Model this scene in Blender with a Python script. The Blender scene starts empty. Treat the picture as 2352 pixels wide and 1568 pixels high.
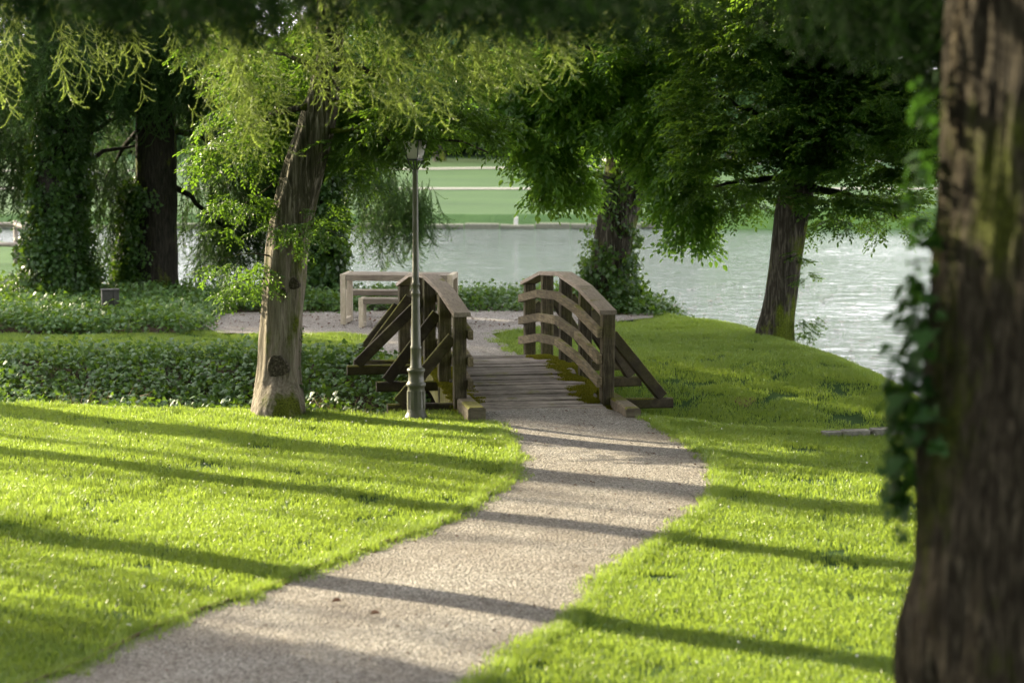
import bpy, math, random
import numpy as np
from mathutils import Vector, Matrix, noise

random.seed(7)
RNG = np.random.default_rng(11)
scene = bpy.context.scene
R = math.radians

# ------------------------------------------------------------------ camera, world, sun, exposure
CAM_Z, FPX = 3.6, 5553.0            # eye height; focal length in pixels of a 2352 px wide frame
PITCH = math.atan((784 - 227) / FPX)
cam_d = bpy.data.cameras.new('camera')
cam = bpy.data.objects.new('camera', cam_d)
scene.collection.objects.link(cam)
cam.location = (0, 0, CAM_Z)
cam.rotation_euler = (math.pi / 2 - PITCH, 0, 0)
cam_d.lens = 85
cam_d.sensor_width = 36
cam_d.clip_start = 0.2
cam_d.clip_end = 2000
cam_d.dof.use_dof = True
cam_d.dof.focus_distance = 29.0
cam_d.dof.aperture_fstop = 1.9
scene.camera = cam

SUN_EL, SUN_DIR = R(22), Vector((-0.8, 0.6, 0))
world = bpy.data.worlds.new('World')
scene.world = world
world.use_nodes = True
wn, wl = world.node_tree.nodes, world.node_tree.links
wn.clear()
sky = wn.new('ShaderNodeTexSky')
sky.sky_type = 'NISHITA'
sky.sun_disc = False
sky.sun_elevation = SUN_EL
sky.sun_rotation = math.atan2(SUN_DIR.x, SUN_DIR.y)
sky.dust_density = 5.0
bg = wn.new('ShaderNodeBackground')
bg.inputs['Strength'].default_value = 0.05
sky.sun_intensity = 1.0
wo = wn.new('ShaderNodeOutputWorld')
tcw = wn.new('ShaderNodeTexCoord')
spw = wn.new('ShaderNodeSeparateXYZ'); wl.new(tcw.outputs['Generated'], spw.inputs[0])
mpw = wn.new('ShaderNodeMapping'); mpw.inputs['Scale'].default_value = (1, 1, 4); wl.new(tcw.outputs['Generated'], mpw.inputs[0])
nzw = wn.new('ShaderNodeTexNoise'); nzw.inputs['Scale'].default_value = 2.2; nzw.inputs['Detail'].default_value = 6; wl.new(mpw.outputs[0], nzw.inputs['Vector'])
r1 = wn.new('ShaderNodeValToRGB'); wl.new(spw.outputs[2], r1.inputs[0])
for e, (p_, c_) in zip([r1.color_ramp.elements[0], r1.color_ramp.elements[1], r1.color_ramp.elements.new(.3), r1.color_ramp.elements.new(.6)], [(0, 1), (1, 0), (.13, 1), (.25, 0)]):
    e.position = p_; e.color = (c_, c_, c_, 1)
r2 = wn.new('ShaderNodeValToRGB'); wl.new(nzw.outputs[0], r2.inputs[0])
r2.color_ramp.elements[0].position = .35; r2.color_ramp.elements[0].color = (.55, .55, .55, 1)
r2.color_ramp.elements[1].position = .65
mlw = wn.new('ShaderNodeMath'); mlw.operation = 'MULTIPLY'; wl.new(r1.outputs[0], mlw.inputs[0]); wl.new(r2.outputs[0], mlw.inputs[1])
mxw = wn.new('ShaderNodeMix'); mxw.data_type = 'RGBA'
wl.new(mlw.outputs[0], mxw.inputs[0]); wl.new(sky.outputs[0], mxw.inputs[6])
mxw.inputs[7].default_value = (52, 50, 52.5, 1)      # sunlit haze and cloud, in the sky texture's own units
wl.new(mxw.outputs[2], bg.inputs[0])
wl.new(bg.outputs[0], wo.inputs[0])

sd = bpy.data.lights.new('sun', 'SUN')
sd.energy = 5.0
sd.angle = R(0.53)
sd.color = (1.0, 0.87, 0.61)
sun = bpy.data.objects.new('sun', sd)
scene.collection.objects.link(sun)
tosun = Vector((SUN_DIR.x * math.cos(SUN_EL), SUN_DIR.y * math.cos(SUN_EL), math.sin(SUN_EL)))
sun.rotation_euler = tosun.to_track_quat('Z', 'Y').to_euler()
sun.location = (-30, 40, 30)

scene.view_settings.view_transform = 'Standard'
scene.view_settings.look = 'None'
scene.view_settings.exposure = 1.9
scene.view_settings.gamma = 1
scene.cycles.use_denoising = True
scene.cycles.max_bounces = 7
scene.cycles.diffuse_bounces = 4
scene.cycles.glossy_bounces = 3
scene.cycles.transmission_bounces = 4
scene.cycles.transparent_max_bounces = 4
scene.cycles.caustics_reflective = False
scene.cycles.caustics_refractive = False
scene.cycles.sample_clamp_indirect = 6

# ------------------------------------------------------------------ projection helpers (place things where the photograph puts them)
CP, SP = math.cos(PITCH), math.sin(PITCH)

def ray(u, v):
    x, y = (u - 1176) / FPX, -(v - 784) / FPX
    return (x, CP + y * SP, -SP + y * CP)

def gp(u, v, z=0.0):
    d = ray(u, v)
    t = (z - CAM_Z) / d[2]
    return (d[0] * t, d[1] * t)

def pp(u, v, D):
    d = ray(u, v)
    t = D / d[1]
    return Vector((d[0] * t, D, CAM_Z + d[2] * t))

def gps(l, z=0.0):
    return [gp(u, v, z) for u, v in l]

# ------------------------------------------------------------------ object helpers
def link(o):
    scene.collection.objects.link(o)
    return o

def tag(o, label=None, cat=None, group=None, kind=None):
    if label: o['label'] = label
    if cat: o['category'] = cat
    if group: o['group'] = group
    if kind: o['kind'] = kind
    return o

def empty(name, loc=(0, 0, 0), rz=0.0):
    o = bpy.data.objects.new(name, None)
    o.location = loc
    o.rotation_euler = (0, 0, rz)
    o.empty_display_size = 0.2
    return link(o)

def mesh_of(name, V, F, mats=None, smooth=False, mi=None):
    me = bpy.data.meshes.new(name)
    me.from_pydata([tuple(v) for v in V], [], [tuple(f) for f in F])
    for m in (mats or []):
        me.materials.append(m)
    if mi is not None:
        me.polygons.foreach_set('material_index', np.asarray(mi, dtype=np.int32))
    if smooth:
        me.polygons.foreach_set('use_smooth', np.ones(len(me.polygons), dtype=bool))
    me.update()
    return me

def obj(name, me, parent=None, loc=(0, 0, 0), rot=(0, 0, 0)):
    o = bpy.data.objects.new(name, me)
    o.location = loc
    o.rotation_euler = rot
    link(o)
    if parent is not None:
        o.parent = parent
    return o

class MB:
    def __init__(self):
        self.V, self.F = [], []
    def add(self, V, F):
        b = len(self.V)
        self.V += [tuple(v) for v in V]
        self.F += [tuple(b + i for i in f) for f in F]
        return self
    def box(self, x0, x1, y0, y1, z0, z1, b=0.0, jit=0.0):
        """a box, its long edges chamfered by b"""
        if b <= 0:
            V = [(x, y, z) for x in (x0, x1) for y in (y0, y1) for z in (z0, z1)]
            F = [(0, 1, 3, 2), (4, 6, 7, 5), (0, 4, 5, 1), (2, 3, 7, 6), (0, 2, 6, 4), (1, 5, 7, 3)]
            return self.add(V, F)
        d = (x1 - x0, y1 - y0, z1 - z0)
        ax = max(range(3), key=lambda i: d[i])
        lo, hi = (x0, y0, z0), (x1, y1, z1)
        p, q = [i for i in range(3) if i != ax]
        ring = [(lo[p] + b, lo[q]), (hi[p] - b, lo[q]), (hi[p], lo[q] + b), (hi[p], hi[q] - b),
                (hi[p] - b, hi[q]), (lo[p] + b, hi[q]), (lo[p], hi[q] - b), (lo[p], lo[q] + b)]
        V = []
        n = 3 if jit > 0 else 1
        for k in range(n + 1):
            a = lo[ax] + (hi[ax] - lo[ax]) * k / n
            jp, jq = (random.uniform(-jit, jit), random.uniform(-jit, jit)) if jit else (0, 0)
            for (c, e) in ring:
                v = [0, 0, 0]
                v[ax], v[p], v[q] = a, c + jp, e + jq
                V.append(tuple(v))
        F = [tuple(range(7, -1, -1)), tuple(range(n * 8, n * 8 + 8))]
        for k in range(n):
            for i in range(8):
                F.append((k * 8 + i, k * 8 + (i + 1) % 8, (k + 1) * 8 + (i + 1) % 8, (k + 1) * 8 + i))
        return self.add(V, F)
    def tube(self, P, rad, n=8, cap=True, flute=None):
        P = [Vector(p) for p in P]
        V, F = [], []
        ax = (P[-1] - P[0]).normalized()
        up = Vector((1, .2, 0)).normalized() if abs(ax.z) > .6 else Vector((.1, .15, 1)).normalized()
        for i, p in enumerate(P):
            t = (P[min(i + 1, len(P) - 1)] - P[max(i - 1, 0)]).normalized()
            a = t.cross(up).normalized()
            b = t.cross(a).normalized()
            for k in range(n):
                th = 2 * math.pi * k / n
                r = rad[i]
                if flute:
                    r *= flute(th, i, p)
                V.append(p + (a * math.cos(th) + b * math.sin(th)) * r)
        for i in range(len(P) - 1):
            for k in range(n):
                F.append((i * n + k, i * n + (k + 1) % n, (i + 1) * n + (k + 1) % n, (i + 1) * n + k))
        if cap:
            F.append(tuple(range(n - 1, -1, -1)))
            F.append(tuple((len(P) - 1) * n + k for k in range(n)))
        return self.add(V, F)
    def lathe(self, prof, n=24):
        V, F = [], []
        for r, z in prof:
            for k in range(n):
                th = 2 * math.pi * k / n
                V.append((r * math.cos(th), r * math.sin(th), z))
        for i in range(len(prof) - 1):
            for k in range(n):
                F.append((i * n + k, i * n + (k + 1) % n, (i + 1) * n + (k + 1) % n, (i + 1) * n + k))
        F.append(tuple(range(n - 1, -1, -1)))
        F.append(tuple((len(prof) - 1) * n + k for k in range(n)))
        return self.add(V, F)
    def beam(self, A, B, w, h, up=(0, 0, 1), b=0.008):
        """a squared timber from A to B, width w across, height h along the up side"""
        A, B = Vector(A), Vector(B)
        t = (B - A).normalized()
        s = t.cross(Vector(up)).normalized()
        n = s.cross(t).normalized()
        ring = [(-w/2+b, -h/2), (w/2-b, -h/2), (w/2, -h/2+b), (w/2, h/2-b), (w/2-b, h/2), (-w/2+b, h/2), (-w/2, h/2-b), (-w/2, -h/2+b)]
        V = [P + s * c + n * e for P in (A, B) for c, e in ring]
        F = [tuple(range(7, -1, -1)), tuple(range(8, 16))] + [(i, (i+1) % 8, 8 + (i+1) % 8, 8 + i) for i in range(8)]
        return self.add(V, F)
    def mesh(self, name, mats, smooth=False):
        return mesh_of(name, self.V, self.F, mats if isinstance(mats, list) else [mats], smooth)

def catmull(P, n):
    """n points per segment through P (tuples of any length)"""
    P = np.array(P, dtype=float)
    Q = np.vstack([2 * P[0] - P[1], P, 2 * P[-1] - P[-2]])
    out = []
    for i in range(1, len(Q) - 2):
        for k in range(n):
            t = k / n
            a, b, c, d = Q[i-1], Q[i], Q[i+1], Q[i+2]
            out.append(0.5 * (2*b + (c-a)*t + (2*a-5*b+4*c-d)*t*t + (3*b-a-3*c+d)*t**3))
    out.append(Q[-2])
    return np.array(out)

# ------------------------------------------------------------------ materials
def new_mat(name):
    m = bpy.data.materials.new(name)
    m.use_nodes = True
    nt = m.node_tree
    nt.nodes.clear()
    out = nt.nodes.new('ShaderNodeOutputMaterial')
    return m, nt, out

class NT:
    def __init__(s, name):
        s.m, s.nt, s.out = new_mat(name)
    def n(s, t, **kw):
        nd = s.nt.nodes.new('ShaderNode' + t)
        for k, v in kw.items():
            if k in nd.inputs: 
                nd.inputs[k].default_value = v
            else:
                setattr(nd, k, v)
        return nd
    def l(s, a, b):
        s.nt.links.new(a, b)
    def ramp(s, fac, stops, interp='LINEAR'):
        r = s.n('ValToRGB')
        r.color_ramp.interpolation = interp
        e = r.color_ramp.elements
        while len(e) < len(stops):
            e.new(0.5)
        for i, (p, c) in enumerate(stops):
            e[i].position = p
            e[i].color = (c[0], c[1], c[2], 1) if not isinstance(c, (int, float)) else (c, c, c, 1)
        s.l(fac, r.inputs[0])
        return r.outputs[0]
    def coord(s, kind='Object', scale=(1, 1, 1)):
        tc = s.n('TexCoord')
        mp = s.n('Mapping')
        mp.inputs['Scale'].default_value = scale
        s.l(tc.outputs[kind], mp.inputs[0])
        return mp.outputs[0]
    def noise(s, vec, scale, detail=4, rough=0.6, dist=0.0):
        t = s.n('TexNoise')
        t.inputs['Scale'].default_value = scale
        t.inputs['Detail'].default_value = detail
        t.inputs['Roughness'].default_value = rough
        t.inputs['Distortion'].default_value = dist
        s.l(vec, t.inputs['Vector'])
        return t.outputs[0]
    def mix(s, fac, a, b, mode='MIX'):
        m = s.n('Mix', data_type='RGBA', blend_type=mode)
        for sock, v in ((m.inputs[0], fac), (m.inputs[6], a), (m.inputs[7], b)):
            if hasattr(v, 'links') or hasattr(v, 'is_linked'):
                s.l(v, sock)
            elif isinstance(v, (int, float)):
                sock.default_value = v if sock == m.inputs[0] else (v, v, v, 1)
            else:
                sock.default_value = (v[0], v[1], v[2], 1)
        return m.outputs[2]
    def math(s, op, a, b=0.0):
        m = s.n('Math', operation=op)
        for sock, v in ((m.inputs[0], a), (m.inputs[1], b)):
            if hasattr(v, 'is_linked'):
                s.l(v, sock)
            else:
                sock.default_value = v
        return m.outputs[0]
    def bump(s, h, dist, strength=1.0, prev=None):
        b = s.n('Bump')
        b.inputs['Strength'].default_value = strength
        b.inputs['Distance'].default_value = dist
        s.l(h, b.inputs['Height'])
        if prev is not None:
            s.l(prev, b.inputs['Normal'])
        return b.outputs[0]
    def surf(s, col, rough=0.8, normal=None, spec=0.3, metallic=0.0):
        p = s.n('BsdfPrincipled')
        if hasattr(col, 'is_linked'): s.l(col, p.inputs['Base Color'])
        else: p.inputs['Base Color'].default_value = (*col, 1)
        if hasattr(rough, 'is_linked'): s.l(rough, p.inputs['Roughness'])
        else: p.inputs['Roughness'].default_value = rough
        p.inputs['Specular IOR Level'].default_value = spec
        p.inputs['Metallic'].default_value = metallic
        if normal is not None: s.l(normal, p.inputs['Normal'])
        s.l(p.outputs[0], s.out.inputs[0])
        return s.m

def leaf_mat(name, cols, trans, tf=0.45, rough=0.42, spec=0.4, patchy=False):
    """a leaf: glossy above, letting light through; its colour varies from spray to spray and over the crown"""
    s = NT(name)
    oi = s.n('ObjectInfo')
    c = s.ramp(oi.outputs['Random'], [(i / (len(cols) - 1), c) for i, c in enumerate(cols)])
    tc = s.n('TexCoord')
    nz = s.noise(tc.outputs['Object'], 9.0, 1, 0.5)
    c = s.mix(s.math('MULTIPLY', nz, 0.75), c, tuple(x * 1.5 for x in cols[-1]))
    if patchy:      # turf: lusher and more straw-coloured patches a few decimetres wide
        g = s.n('NewGeometry')
        pn = s.noise(g.outputs['Position'], 1.5, 5, 0.7)
        c = s.mix(s.ramp(pn, [(0.38, 0.0), (0.68, 0.45)]), c, (0.09, 0.13, 0.045))
        pn2 = s.noise(g.outputs['Position'], 0.7, 3, 0.6)
        c = s.mix(s.ramp(pn2, [(0.45, 0.0), (0.65, 0.45)]), c, (0.03, 0.075, 0.012))
    p = s.n('BsdfPrincipled')
    s.l(c, p.inputs['Base Color'])
    p.inputs['Roughness'].default_value = rough
    p.inputs['Specular IOR Level'].default_value = spec
    t = s.n('BsdfTranslucent')
    tcol = s.mix(0.75, c, trans)
    s.l(tcol, t.inputs[0])
    mx = s.n('MixShader')
    mx.inputs[0].default_value = tf
    s.l(p.outputs[0], mx.inputs[1])
    s.l(t.outputs[0], mx.inputs[2])
    s.l(mx.outputs[0], s.out.inputs[0])
    return s.m

def bark_mat(name, cols, moss=0.0, vscale=(9, 9, 1.2), bump=0.012, mosscol=(0.10, 0.13, 0.012), pale=None, mossfreq=1.7, grad=None):
    s = NT(name)
    v = s.coord('Object', vscale)
    n1 = s.noise(v, 3.0, 6, 0.65, 0.6)
    v2 = s.coord('Object', (1, 1, 1))
    n2 = s.noise(v2, 2.3, 3, 0.6)
    col = s.ramp(n1, [(0.3, cols[0]), (0.5, cols[1]), (0.68, cols[2])])
    if pale:
        col = s.mix(s.ramp(n2, [(0.48, 0.0), (0.62, 1.0)]), col, s.ramp(n1, [(0.3, tuple(c * .55 for c in pale)), (0.6, pale)]))
    if moss > 0:
        vm = s.coord('Object', (1, 1, 0.45))
        nm = s.noise(vm, mossfreq, 5, 0.7)
        f = s.ramp(nm, [(0.62 - moss * 0.3, 0.0), (0.70 - moss * 0.3, 1.0)])
        nf = s.noise(v2, 60, 2)
        mc = s.ramp(nf, [(0.3, tuple(c * 0.4 for c in mosscol)), (0.7, tuple(c * 1.35 for c in mosscol))])
        col = s.mix(f, col, mc)
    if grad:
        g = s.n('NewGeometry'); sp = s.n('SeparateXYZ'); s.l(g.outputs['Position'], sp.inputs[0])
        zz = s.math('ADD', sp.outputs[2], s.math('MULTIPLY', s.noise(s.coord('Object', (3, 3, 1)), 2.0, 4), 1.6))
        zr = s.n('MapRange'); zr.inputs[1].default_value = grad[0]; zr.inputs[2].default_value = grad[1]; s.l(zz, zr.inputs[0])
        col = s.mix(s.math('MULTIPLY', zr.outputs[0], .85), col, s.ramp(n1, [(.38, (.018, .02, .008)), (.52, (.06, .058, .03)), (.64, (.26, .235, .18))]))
    b = s.bump(n1, bump)
    nf2 = s.noise(v2, 55, 3)
    b = s.bump(nf2, 0.004, 0.6, b)
    return s.surf(col, 0.88, b, 0.15)

def wood_mat(name, dark, mid, light, moss=0.0, axis=(1, 12, 12), bump=0.006, mosscol=(0.13, 0.13, 0.012), side_moss=0.0):
    """weathered timber: streaks along its length, lichen and moss on the faces that look up"""
    s = NT(name)
    oi = s.n('ObjectInfo')
    tc = s.n('TexCoord')
    mp = s.n('Mapping')
    mp.inputs['Scale'].default_value = axis
    s.l(tc.outputs['Object'], mp.inputs[0])
    cx = s.n('CombineXYZ')
    s.l(s.math('MULTIPLY', oi.outputs['Random'], 37.0), cx.inputs[0])
    s.l(s.math('MULTIPLY', oi.outputs['Random'], 91.0), cx.inputs[2])
    s.l(cx.outputs[0], mp.inputs['Location'])
    n1 = s.noise(mp.outputs[0], 3.2, 6, 0.7, 0.3)
    n2 = s.noise(tc.outputs['Object'], 5.0, 4, 0.7)
    col = s.ramp(n1, [(0.28, dark), (0.5, mid), (0.72, light)])
    tone = s.ramp(oi.outputs['Random'], [(0, 0.62), (1, 1.18)])
    col = s.mix(1.0, col, tone, 'MULTIPLY')
    col = s.mix(s.ramp(n2, [(0.45, 0.0), (0.7, 0.6)]), col, dark)
    if moss > 0:
        g = s.n('NewGeometry')
        sep = s.n('SeparateXYZ')
        s.l(g.outputs['Normal'], sep.inputs[0])
        up = s.ramp(sep.outputs[2], [(0.0, side_moss), (0.55, 1.0)])
        gn = s.n('TexNoise')
        gn.inputs['Scale'].default_value = 3.1
        gn.inputs['Detail'].default_value = 5
        s.l(g.outputs['Position'], gn.inputs['Vector'])
        nm = s.ramp(gn.outputs[0], [(0.60 - moss * 0.3, 0.0), (0.72 - moss * 0.3, 1.0)])
        f = s.math('MULTIPLY', up, nm)
        nf = s.noise(tc.outputs['Object'], 70, 2)
        mc = s.ramp(nf, [(0.3, tuple(c * 0.45 for c in mosscol)), (0.7, tuple(c * 1.3 for c in mosscol))])
        col = s.mix(f, col, mc)
    b = s.bump(n1, bump)
    return s.surf(col, 0.82, b, 0.25)

M = {}
M['leaf_a'] = leaf_mat('hornbeam_leaf', [(0.022, 0.06, 0.010), (0.035, 0.085, 0.013), (0.052, 0.10, 0.015)], (0.20, 0.36, 0.02), 0.45)
M['leaf_b'] = leaf_mat('elm_leaf', [(0.022, 0.068, 0.012), (0.036, 0.092, 0.016), (0.055, 0.115, 0.018)], (0.36, 0.62, 0.05), 0.56)
M['leaf_c'] = leaf_mat('dark_leaf', [(0.012, 0.044, 0.010), (0.021, 0.06, 0.013), (0.033, 0.078, 0.015)], (0.26, 0.44, 0.03), 0.45)
M['ivy'] = leaf_mat('ivy_leaf', [(0.009, 0.034, 0.010), (0.017, 0.052, 0.014), (0.035, 0.08, 0.016)], (0.20, 0.34, 0.02), 0.32, 0.42, 0.35)
M['ivy_bed'] = leaf_mat('ground_ivy_leaf', [(0.014, 0.048, 0.014), (0.024, 0.068, 0.017), (0.05, 0.105, 0.02)], (0.22, 0.36, 0.02), 0.32, 0.45, 0.32)
M['needle'] = leaf_mat('spruce_needle', [(0.025, 0.075, 0.012), (0.045, 0.10, 0.016), (0.09, 0.12, 0.03)], (0.46, 0.60, 0.11), 0.52, 0.45, 0.4)
M['needle_dark'] = leaf_mat('shade_toned_needle', [(0.006, 0.020, 0.007), (0.012, 0.034, 0.010), (0.02, 0.045, 0.012)], (0.05, 0.13, 0.015), 0.25, 0.6, 0.12)  # darkest copy of the spruce needle, shade put into its colour
M['grass'] = leaf_mat('grass_blade', [(0.013, 0.060, 0.022), (0.021, 0.078, 0.027), (0.038, 0.098, 0.034)], (0.44, 0.58, 0.06), 0.5, 0.36, 0.5, True)
M['far_leaf'] = leaf_mat('far_leaf', [(0.02, 0.06, 0.025), (0.035, 0.08, 0.03), (0.05, 0.10, 0.03)], (0.10, 0.20, 0.03), 0.3, 0.6, 0.2)
M['dry'] = leaf_mat('dry_stem', [(0.10, 0.07, 0.04), (0.16, 0.11, 0.06)], (0.2, 0.14, 0.06), 0.2, 0.7, 0.2)
M['moss'] = leaf_mat('moss_tuft', [(0.05, 0.06, 0.008), (0.10, 0.11, 0.01), (0.15, 0.14, 0.012)], (0.25, 0.25, 0.02), 0.25, 0.9, 0.1)
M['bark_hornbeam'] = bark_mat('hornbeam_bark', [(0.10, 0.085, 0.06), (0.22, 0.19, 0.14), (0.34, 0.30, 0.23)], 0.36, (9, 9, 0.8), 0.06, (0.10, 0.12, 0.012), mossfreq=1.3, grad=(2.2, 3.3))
M['bark_dark'] = bark_mat('dark_bark', [(0.010, 0.010, 0.008), (0.027, 0.025, 0.019), (0.052, 0.048, 0.036)], 0.25, (10, 10, 1.6), 0.03)
M['bark_mossy'] = bark_mat('mossy_bark', [(0.014, 0.012, 0.009), (0.045, 0.04, 0.028), (0.17, 0.155, 0.12)], 0.42, (9, 9, 0.9), 0.03)
M['bark_front'] = bark_mat('furrowed_bark', [(0.008, 0.006, 0.004), (0.055, 0.044, 0.028), (0.16, 0.135, 0.092)], 0.26, (15, 15, 2.2), 0.10, (0.085, 0.10, 0.014), mossfreq=1.5)
M['twig'] = bark_mat('twig_bark', [(0.04, 0.03, 0.02), (0.08, 0.06, 0.04), (0.12, 0.09, 0.06)], 0, (4, 4, 4), 0.003)
M['knot'] = bark_mat('knot_bark', [(0.018, 0.015, 0.010), (0.065, 0.054, 0.038), (0.17, 0.145, 0.11)], 0, (14, 14, 14), 0.02)
M['deck'] = wood_mat('deck_wood', (0.055, 0.045, 0.04), (0.25, 0.215, 0.185), (0.42, 0.375, 0.335), 0.12, (1, 14, 14), 0.008)
M['post'] = wood_mat('post_wood', (0.022, 0.018, 0.010), (0.075, 0.062, 0.036), (0.20, 0.17, 0.105), 0.45, (14, 14, 1), 0.008, side_moss=0.25)
M['rail'] = wood_mat('rail_wood', (0.05, 0.038, 0.022), (0.16, 0.13, 0.075), (0.29, 0.24, 0.15), 0.35, (12, 1, 12), 0.006)
M['cap'] = wood_mat('handrail_wood', (0.20, 0.165, 0.13), (0.36, 0.30, 0.24), (0.48, 0.41, 0.34), 0.06, (14, 1, 14), 0.004)
M['strut'] = wood_mat('strut_wood', (0.02, 0.015, 0.01), (0.06, 0.048, 0.03), (0.14, 0.115, 0.075), 0.6, (1, 1, 1), 0.006, side_moss=0.15)
M['fascia'] = wood_mat('girder_wood', (0.06, 0.055, 0.02), (0.17, 0.16, 0.06), (0.30, 0.27, 0.13), 0.5, (12, 5, 1), 0.006, side_moss=0.5)
M['kerb'] = wood_mat('kerb_wood', (0.08, 0.065, 0.045), (0.19, 0.16, 0.11), (0.30, 0.26, 0.19), 0.45, (5, 1, 5), 0.01)
M['table'] = wood_mat('bench_board', (0.12, 0.10, 0.075), (0.23, 0.195, 0.15), (0.32, 0.28, 0.22), 0.0, (1, 12, 12), 0.004)
M['table_leg'] = wood_mat('bench_frame', (0.34, 0.29, 0.21), (0.50, 0.44, 0.33), (0.60, 0.54, 0.42), 0.0, (6, 6, 2), 0.003)
M['fence'] = wood_mat('fence_wood', (0.12, 0.10, 0.08), (0.26, 0.23, 0.19), (0.36, 0.32, 0.27), 0.0, (1, 8, 8), 0.006)

def lamp_mat():
    s = NT('olive_lamp_paint')
    v = s.coord('Object', (1, 1, 0.6))
    n = s.noise(v, 7, 4, 0.65)
    col = s.ramp(n, [(0.3, (0.07, 0.073, 0.042)), (0.7, (0.125, 0.125, 0.08))])
    b = s.bump(s.noise(v, 60, 2), 0.0015)
    return s.surf(col, 0.42, b, 0.45)
M['lamp'] = lamp_mat()

def simple(name, col, rough=0.6, var=0.25, sc=8, spec=0.3):
    s = NT(name)
    n = s.noise(s.coord(), sc, 4)
    c = s.ramp(n, [(0.3, tuple(x * (1 - var) for x in col)), (0.7, tuple(x * (1 + var) for x in col))])
    return s.surf(c, rough, s.bump(n, 0.003), spec)
M['iron'] = simple('black_iron', (0.02, 0.022, 0.018), 0.5)
M['box'] = simple('grey_cabinet_paint', (0.055, 0.055, 0.05), 0.6)
M['white'] = simple('white_paint', (0.36, 0.36, 0.33), 0.6)
M['steel'] = simple('rusty_edging', (0.11, 0.07, 0.05), 0.8)
M['far_path'] = simple('pale_gravel', (0.15, 0.145, 0.13), 0.9, 0.08)
M['speck'] = simple('speck_white', (0.75, 0.75, 0.68), 0.6, 0.1)
M['bin_leaf'] = simple('fallen_leaf', (0.12, 0.05, 0.025), 0.7)

def glass_mat():
    s = NT('milky_lamp_glass')
    p = s.n('BsdfPrincipled')
    p.inputs['Base Color'].default_value = (0.75, 0.72, 0.66, 1)
    p.inputs['Roughness'].default_value = 0.25
    t = s.n('BsdfTranslucent')
    t.inputs[0].default_value = (0.95, 0.93, 0.88, 1)
    mx = s.n('MixShader')
    mx.inputs[0].default_value = 0.5
    s.l(p.outputs[0], mx.inputs[1]); s.l(t.outputs[0], mx.inputs[2]); s.l(mx.outputs[0], s.out.inputs[0])
    return s.m
M['glass'] = glass_mat()

def stone_mat():
    s = NT('edging_stone')
    v = s.coord()
    n = s.noise(v, 6, 6, 0.7)
    c = s.ramp(n, [(0.35, (0.05, 0.05, 0.045)), (0.55, (0.22, 0.21, 0.18)), (0.75, (0.40, 0.38, 0.33))])
    return s.surf(c, 0.9, s.bump(n, 0.02), 0.2)
M['stone'] = stone_mat()

def gravel_mat():
    s = NT('gravel')
    v = s.coord()
    vo = s.n('TexVoronoi')
    vo.inputs['Scale'].default_value = 78
    s.l(v, vo.inputs['Vector'])
    vo2 = s.n('TexVoronoi')
    vo2.inputs['Scale'].default_value = 38
    s.l(v, vo2.inputs['Vector'])
    sep = s.n('SeparateColor'); s.l(vo.outputs['Color'], sep.inputs[0])
    base = s.ramp(sep.outputs[0], [(0.0, (0.09, 0.083, 0.075)), (0.5, (0.29, 0.27, 0.24)), (0.9, (0.50, 0.47, 0.43)), (1.0, (0.6, 0.57, 0.52))])
    n = s.noise(v, 1.1, 5, 0.65)
    base = s.mix(s.ramp(n, [(0.35, 0.0), (0.7, 0.6)]), base, (0.17, 0.14, 0.115))
    n3 = s.noise(v, 9, 4, 0.7)
    base = s.mix(s.ramp(n3, [(0.5, 0.0), (0.72, 0.35)]), base, (0.10, 0.085, 0.07))
    h = s.math('ADD', s.math('MULTIPLY', vo.outputs['Distance'], -1.0), s.math('MULTIPLY', vo2.outputs['Distance'], -1.4))
    b = s.bump(h, 0.016, 1.0)
    b = s.bump(s.noise(v, 5, 5, 0.7), 0.05, 0.8, b)
    return s.surf(base, 0.9, b, 0.2)
M['gravel'] = gravel_mat()

def soil_mat():
    """the terrain sheet: turf ground where the lawns are, bare earth where the ivy grows, both by a painted-in vertex mask"""
    s = NT('turf_and_earth')
    v = s.coord()
    at = s.n('Attribute', attribute_name='turf')
    n1 = s.noise(v, 40, 4, 0.7)
    n2 = s.noise(v, 0.9, 4, 0.6)
    g = s.ramp(n1, [(0.3, (0.016, 0.034, 0.010)), (0.7, (0.032, 0.075, 0.018))])
    g = s.mix(s.ramp(n2, [(0.4, 0.0), (0.65, 0.5)]), g, (0.045, 0.085, 0.022))
    e = s.ramp(n1, [(0.3, (0.018, 0.014, 0.008)), (0.7, (0.06, 0.045, 0.028))])
    c = s.mix(at.outputs['Fac'], e, g)
    return s.surf(c, 0.95, s.bump(n1, 0.02), 0.1)
M['soil'] = soil_mat()

def farlawn_mat():
    s = NT('distant_turf')
    v = s.coord()
    n1 = s.noise(v, 0.25, 5, 0.65)
    n2 = s.noise(v, 3.0, 4, 0.7)
    c = s.ramp(n1, [(0.3, (0.014, 0.036, 0.010)), (0.7, (0.026, 0.055, 0.015))])
    c = s.mix(s.ramp(n2, [(0.4, 0.0), (0.7, 0.3)]), c, (0.022, 0.05, 0.018))
    return s.surf(c, 0.9, s.bump(n2, 0.05), 0.1)
M['farlawn'] = farlawn_mat()

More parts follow.
